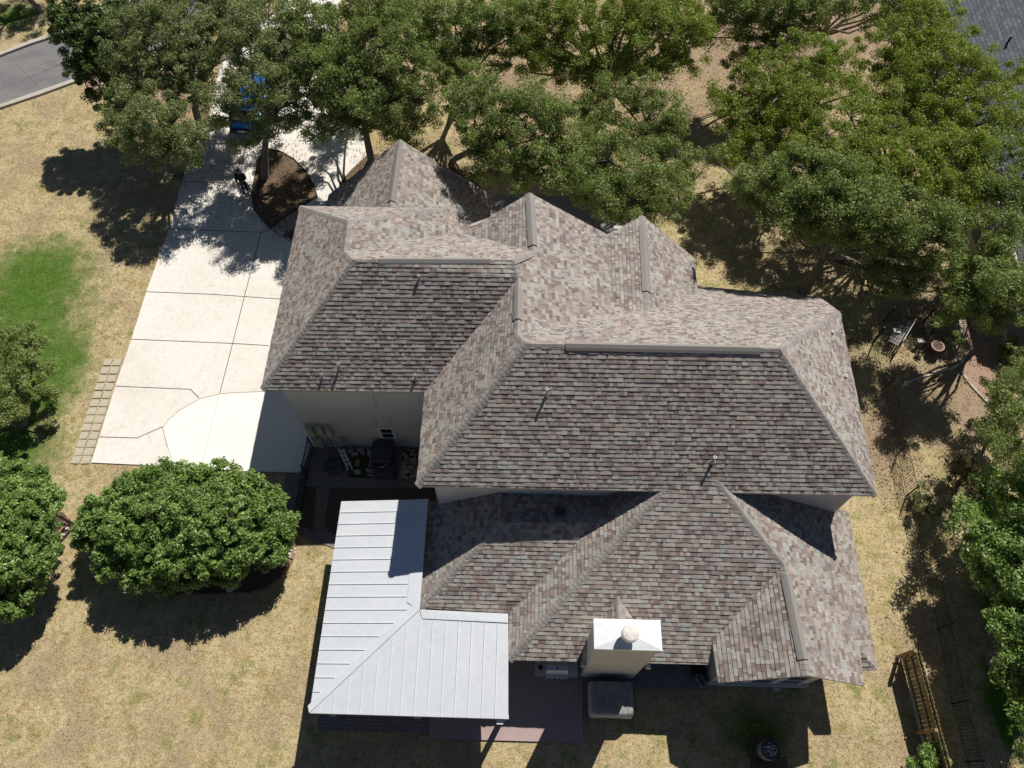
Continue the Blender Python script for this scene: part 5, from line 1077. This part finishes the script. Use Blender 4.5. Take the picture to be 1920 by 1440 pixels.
 dict(name='leafy_tree', label='bright green tree at the right edge over the vivid green grass', base=(1850, 1110), zs=1.15, ex=[(1867, 900, 3.6, 28, .8), (1928, 988, 3.2, 36), (1899, 1059, 3.2, 34), (1938, 1008, 4, 44), (1967, 937, 4, 48)], mat='bush', trunk=.14, leaf=.06,
   lobes=[(1830, 985, 2.8, 30), (1865, 1000, 3.0, 38), (1905, 990, 3.1, 34), (1850, 1035, 2.9, 36), (1895, 1050, 3.0, 42), (1920, 1100, 2.9, 40), (1880, 1100, 2.7, 30, .8), (1930, 1030, 3.1, 36), (1920, 950, 2.9, 24), (1960, 960, 3.1, 50), (1970, 1040, 3.2, 50), (1960, 1110, 3.2, 50)]),
 dict(name='leafy_tree', label='green tree at the lower right edge beyond the wooden fence', base=(1850, 1240), zs=1.1, mat='bush', trunk=.14, leaf=.06,
   lobes=[(1905, 1165, 3.0, 36), (1890, 1200, 3., 32), (1925, 1215, 3.1, 40), (1900, 1245, 2.8, 30), (1885, 1160, 2.8, 24), (1920, 1270, 2.8, 26), (1940, 1170, 3.1, 34), (1975, 1200, 3.2, 50), (1960, 1260, 3.1, 50), (1950, 1320, 3.0, 46)]),
 dict(name='small_tree', label='low spreading green tree at the left edge of the lawn', base=(48, 800), mat='oakgreen', trunk=.12, spread=.3,
   lobes=[(95, 690, 1.8, 12, .6), (40, 610, 2.4, 16, .6), (20, 640, 2.6, 28), (50, 655, 2.4, 24), (15, 690, 2.5, 34), (55, 695, 2.3, 24), (20, 735, 2.2, 32), (60, 740, 1.9, 22), (25, 780, 1.9, 24), (70, 635, 2.3, 12, .6), (85, 745, 1.6, 14, .6), (-15, 700, 2.6, 36), (-10, 640, 2.7, 34), (-20, 770, 2.2, 32)]),
 dict(name='rounded_tree', label='wide rounded glossy green tree below the end of the driveway', base=(400, 1050), mat='bush', dense=True, leaf=.06, spread=.2, sub=105, per=75, trunk=.16, fork=.3,
   lobes=[(200, 965, 2.4, 46), (250, 930, 2.7, 46), (300, 905, 2.8, 42), (350, 915, 3., 44), (400, 905, 3., 42), (450, 925, 2.9, 44), (495, 940, 2.5, 36), (520, 985, 2.1, 32), (240, 985, 2.8, 50), (300, 960, 3.2, 50), (360, 970, 3.3, 50), (420, 965, 3.2, 50), (475, 985, 2.7, 46), (180, 1000, 2., 38), (215, 1040, 2., 44), (280, 1030, 2.6, 46), (340, 1035, 2.7, 46), (400, 1030, 2.6, 46), (460, 1030, 2.3, 44), (505, 1025, 1.8, 36), (260, 1070, 1.7, 36), (310, 1080, 1.7, 32), (370, 1075, 1.7, 32), (430, 1065, 1.7, 32), (165, 975, 1.9, 24)]),
 dict(name='rounded_tree', label='rounded glossy green tree cut by the left edge of the frame', base=(60, 1075), mat='bush', dense=True, leaf=.06, spread=.2, sub=105, per=75, trunk=.16, fork=.3,
   lobes=[(20, 900, 2.7, 34), (60, 905, 2.5, 30), (85, 940, 2.3, 30), (40, 945, 3., 44), (0, 950, 3.2, 48), (75, 985, 2.5, 38), (30, 1000, 3.1, 48), (-20, 1000, 3.2, 50), (70, 1035, 2.2, 36), (25, 1055, 2.8, 48), (-20, 1060, 3., 50), (50, 1090, 2., 34), (15, 1120, 2., 36), (-20, 1125, 2.2, 40), (-50, 960, 3., 50), (-60, 1060, 2.8, 50), (-40, 890, 2.8, 44), (40, 1140, 1.4, 18)]),
 dict(name='reddish_shrub', label='sparse reddish green shrub standing alone right of the side fence', base=(1812, 925), mat='redshrub', trunk=.05, leaf=.05, per=90, spread=.25, fork=.2,
   lobes=[(1805, 880, 1., 26, .7), (1822, 895, 1.1, 20, .7), (1795, 862, 1.1, 16, .7), (1812, 915, .7, 18, .7), (1800, 850, 1.1, 14, .6)]),
 dict(name='shrub', label='bright green leafy shrub at the foot of the wooden fence at the bottom edge', base=(1742, 1450), mat='bush', trunk=.05, leaf=.055, per=150, spread=.22, fork=.2,
   lobes=[(1730, 1432, .9, 22), (1755, 1428, 1., 22), (1775, 1440, .9, 18), (1715, 1442, .6, 16), (1745, 1450, .9, 26)]),
 dict(name='shrub', label='dark leafy shrub by the neighbour house wall at the right edge', base=(1905, 675), mat='oak', trunk=.05, leaf=.055, per=150, spread=.22, fork=.2,
   lobes=[(1905, 650, .8, 22), (1915, 670, .8, 22), (1925, 690, .7, 20), (1905, 685, .5, 16)]),
 dict(name='shrub', label='twiggy green shrub between the neighbouring fence and the red pot', base=(1765, 640), mat='oakgreen', trunk=.04, leaf=.05, per=90, spread=.2, fork=.3,
   lobes=[(1765, 590, 1.4, 20, .6), (1785, 600, 1.2, 20, .7), (1795, 625, .8, 16, .7), (1755, 615, .9, 14, .7), (1780, 635, .5, 14, .7)]),
 dict(name='shrub', label='low dark shrub beside the iron fence post right of the house corner', base=(1745, 935), mat='oak', trunk=.04, leaf=.05, per=130, spread=.2, fork=.3,
   lobes=[(1738, 925, .5, 16), (1735, 950, .6, 16), (1745, 965, .6, 18)]),
 dict(name='oak_tree', label='oak whose trunk shows at the top left corner beyond the street', base=(78, 22), mat='oak', trunk=.14, fork=.5,
   lobes=[(-30, -150, 4.5, 55), (30, -190, 5, 50), (-90, -130, 4, 55), (-60, -60, 3.2, 45), (60, -120, 4, 34), (-120, -40, 3, 50), (-110, 60, 3., 44), (-90, -230, 5, 60)]),
 dict(name='oak_tree', label='oak just outside the left edge shading the lawn', base=(-95, 800), mat='oak', trunk=.18,
   lobes=[(-140, 600, 4.2, 60), (-90, 640, 4., 50), (-70, 600, 4., 44), (-160, 680, 4, 60), (-75, 690, 3.6, 36)]),
 dict(name='oak_tree', label='tree just outside the right edge shading the green grass', base=(2040, 1000), zs=1.1, ex=[(1997, 1099, 4, 50), (1992, 1211, 4, 50), (2001, 1221, 3, 50), (2045, 954, 5, 60), (2041, 1046, 5, 60), (1979, 955, 5, 44), (2090, 1118, 5, 60), (2037, 1159, 5, 56)], mat='oakgreen', trunk=.2,
   lobes=[(2010, 850, 4, 50), (2060, 900, 4.5, 60), (2000, 930, 4, 48), (2050, 990, 4.4, 60), (2000, 1060, 4, 50), (2080, 1080, 4.4, 60), (2010, 1150, 4, 50), (2060, 1200, 4.2, 60), (2010, 1270, 4, 48), (2060, 1330, 4, 60), (1990, 1340, 3.6, 40), (1975, 880, 4.6, 44), (1960, 1400, 3.6, 40)]),
]
for kw in exec_trees:
    r, n = tree(**kw, **({'group': 'live oaks around the house'} if kw['name'] == 'oak_tree' else {})); TOT += n
print('LEAVES', TOT)
# ------------------------------------------------------------------ grass blades on the visible lawn
def inpoly(X, Y, poly):
    c = np.zeros(len(X), bool); n = len(poly)
    for i in range(n):
        x1_, y1_ = poly[i][0], poly[i][1]; x2_, y2_ = poly[(i + 1) % n][0], poly[(i + 1) % n][1]
        k = ((y1_ > Y) != (y2_ > Y)) & (X < (x2_ - x1_) * (Y - y1_) / ((y2_ - y1_) + 1e-12) + x1_); c ^= k
    return c
reg = [(-60, 1480), (-60, 215), (80, 185), (205, 160), (600, 40), (1990, -60), (1990, 1480)]
P_ = pxs(reg); n = 230000
xs = npr.uniform(min(p[0] for p in P_), max(p[0] for p in P_), n); ys = npr.uniform(min(p[1] for p in P_), max(p[1] for p in P_), n)
keep = inpoly(xs, ys, P_)
rel = (np.stack([xs, ys, np.zeros(n)], 1) - CPOS) @ CR; uu = 960 + F_PX * rel[:, 0] / -rel[:, 2]; vv = 720 - F_PX * rel[:, 1] / -rel[:, 2]
keep &= (uu > -40) & (uu < 1960) & (vv > -40) & (vv < 1480)
for q in (dw, isl, [(597, 1335), (806, 1335), (806, 1385), (1092, 1393), (1094, 1345), (1192, 1347), (1192, 1290), (1330, 1292), (1520, 1292), (1572, 1240), (1640, 640), (1300, 560), (1310, 480), (1000, 400), (915, 380), (900, 330), (690, 290), (600, 380), (540, 440), (560, 700), (640, 860), (535, 888), (530, 950), (560, 1000), (620, 1030)],
          [(172, 868), (150, 868), (195, 665), (240, 665)], [(1800, 600), (1806, 640), (1818, 672), (1806, 690), (1842, 745), (1960, 830), (1990, 600)], bed, e_near + e_far[::-1]):
    keep &= ~inpoly(xs, ys, pxs(q))
xs, ys = xs[keep], ys[keep]; uu, vv = uu[keep], vv[keep]; n = len(xs)
g = np.zeros(n)
for cu, cv, ru, rv in ((20, 620, 190, 210), (70, 520, 130, 110), (10, 860, 130, 110), (100, 700, 90, 120), (600, 1030, 60, 22), (1850, 960, 80, 100), (1890, 1120, 90, 160), (1860, 1330, 60, 120)):
    g = np.maximum(g, np.clip(1.25 - np.hypot((uu - cu) / ru, (vv - cv) / rv), 0, 1))
bare = np.zeros(n)
for cu, cv, ru, rv in ((1420, 120, 260, 170), (1620, 60, 200, 130), (950, 160, 170, 110), (1820, 740, 170, 150), (1760, 600, 140, 90), (340, 190, 80, 90)):
    bare = np.maximum(bare, np.clip(1.3 - np.hypot((uu - cu) / ru, (vv - cv) / rv), 0, 1))
k = npr.random(n) > bare * .8; xs, ys, g = xs[k], ys[k], g[k]; n = len(xs)
hgt = npr.uniform(.025, .07, n); ang = npr.uniform(0, 6.283, n); ln = npr.uniform(.3, 1.3, n) * hgt
cent = np.stack([xs, ys, hgt * .45], 1); axv = np.stack([np.cos(ang) * ln, np.sin(ang) * ln, hgt], 1) * .8; wv = np.stack([-np.sin(ang), np.cos(ang), np.zeros(n)], 1) * npr.uniform(.005, .013, n)[:, None]
tone = np.where(npr.random(n) < g * 1.35, npr.uniform(.74, 1., n), np.clip(npr.random(n) * .62 + (npr.random(n) < .12) * .25, 0, 1))
o = quads_object('grass', cent, axv, wv, tone, MAT['blade'], None); tag(o, 'short dry grass blades covering the straw coloured lawn with greener patches', 'grass', kind='stuff')
# leaf litter / pale flecks

m = MB(); lr = random.Random(3)
LZ = [(1420, 130, 230, 140), (950, 180, 170, 110), (1760, 640, 150, 110), (1500, 480, 220, 60), (330, 260, 110, 110), (1680, 800, 70, 160), (480, 330, 130, 90), (760, 300, 110, 60), (1250, 250, 110, 110), (1750, 1150, 90, 300), (540, 400, 40, 60)]
for cu, cv, ru, rv in LZ:
    for k in range(900 if cu > 1600 else 1400):
        a = lr.uniform(0, 6.283); r = math.sqrt(lr.random()) * lr.uniform(.6, 1.15); p = at(cu + ru * r * math.cos(a), cv + rv * r * math.sin(a)); q = lr.uniform(0, 6.283); L_ = lr.uniform(.03, .06); c, s_ = math.cos(q) * L_, math.sin(q) * L_; z = lr.uniform(.085, .10)
        m.face([(p.x - c, p.y - s_, z), (p.x + s_ * .5, p.y - c * .5, z + .01), (p.x + c, p.y + s_, z), (p.x - s_ * .5, p.y + c * .5, z + .005)], (lr.choice((.0, .1, .3, .45)), 0))
tag(m.build('leaf_litter', MAT['litter']), 'small fallen dry oak leaves scattered on the ground beneath the trees', 'leaf litter', kind='stuff')
for pts, w in (([(-40, 180), (20, 160), (90, 130), (150, 108), (200, 90)], .03), ([(30, 120), (60, 150), (75, 168)], .02)):
    joint('street_crack', pts, w, .0085)
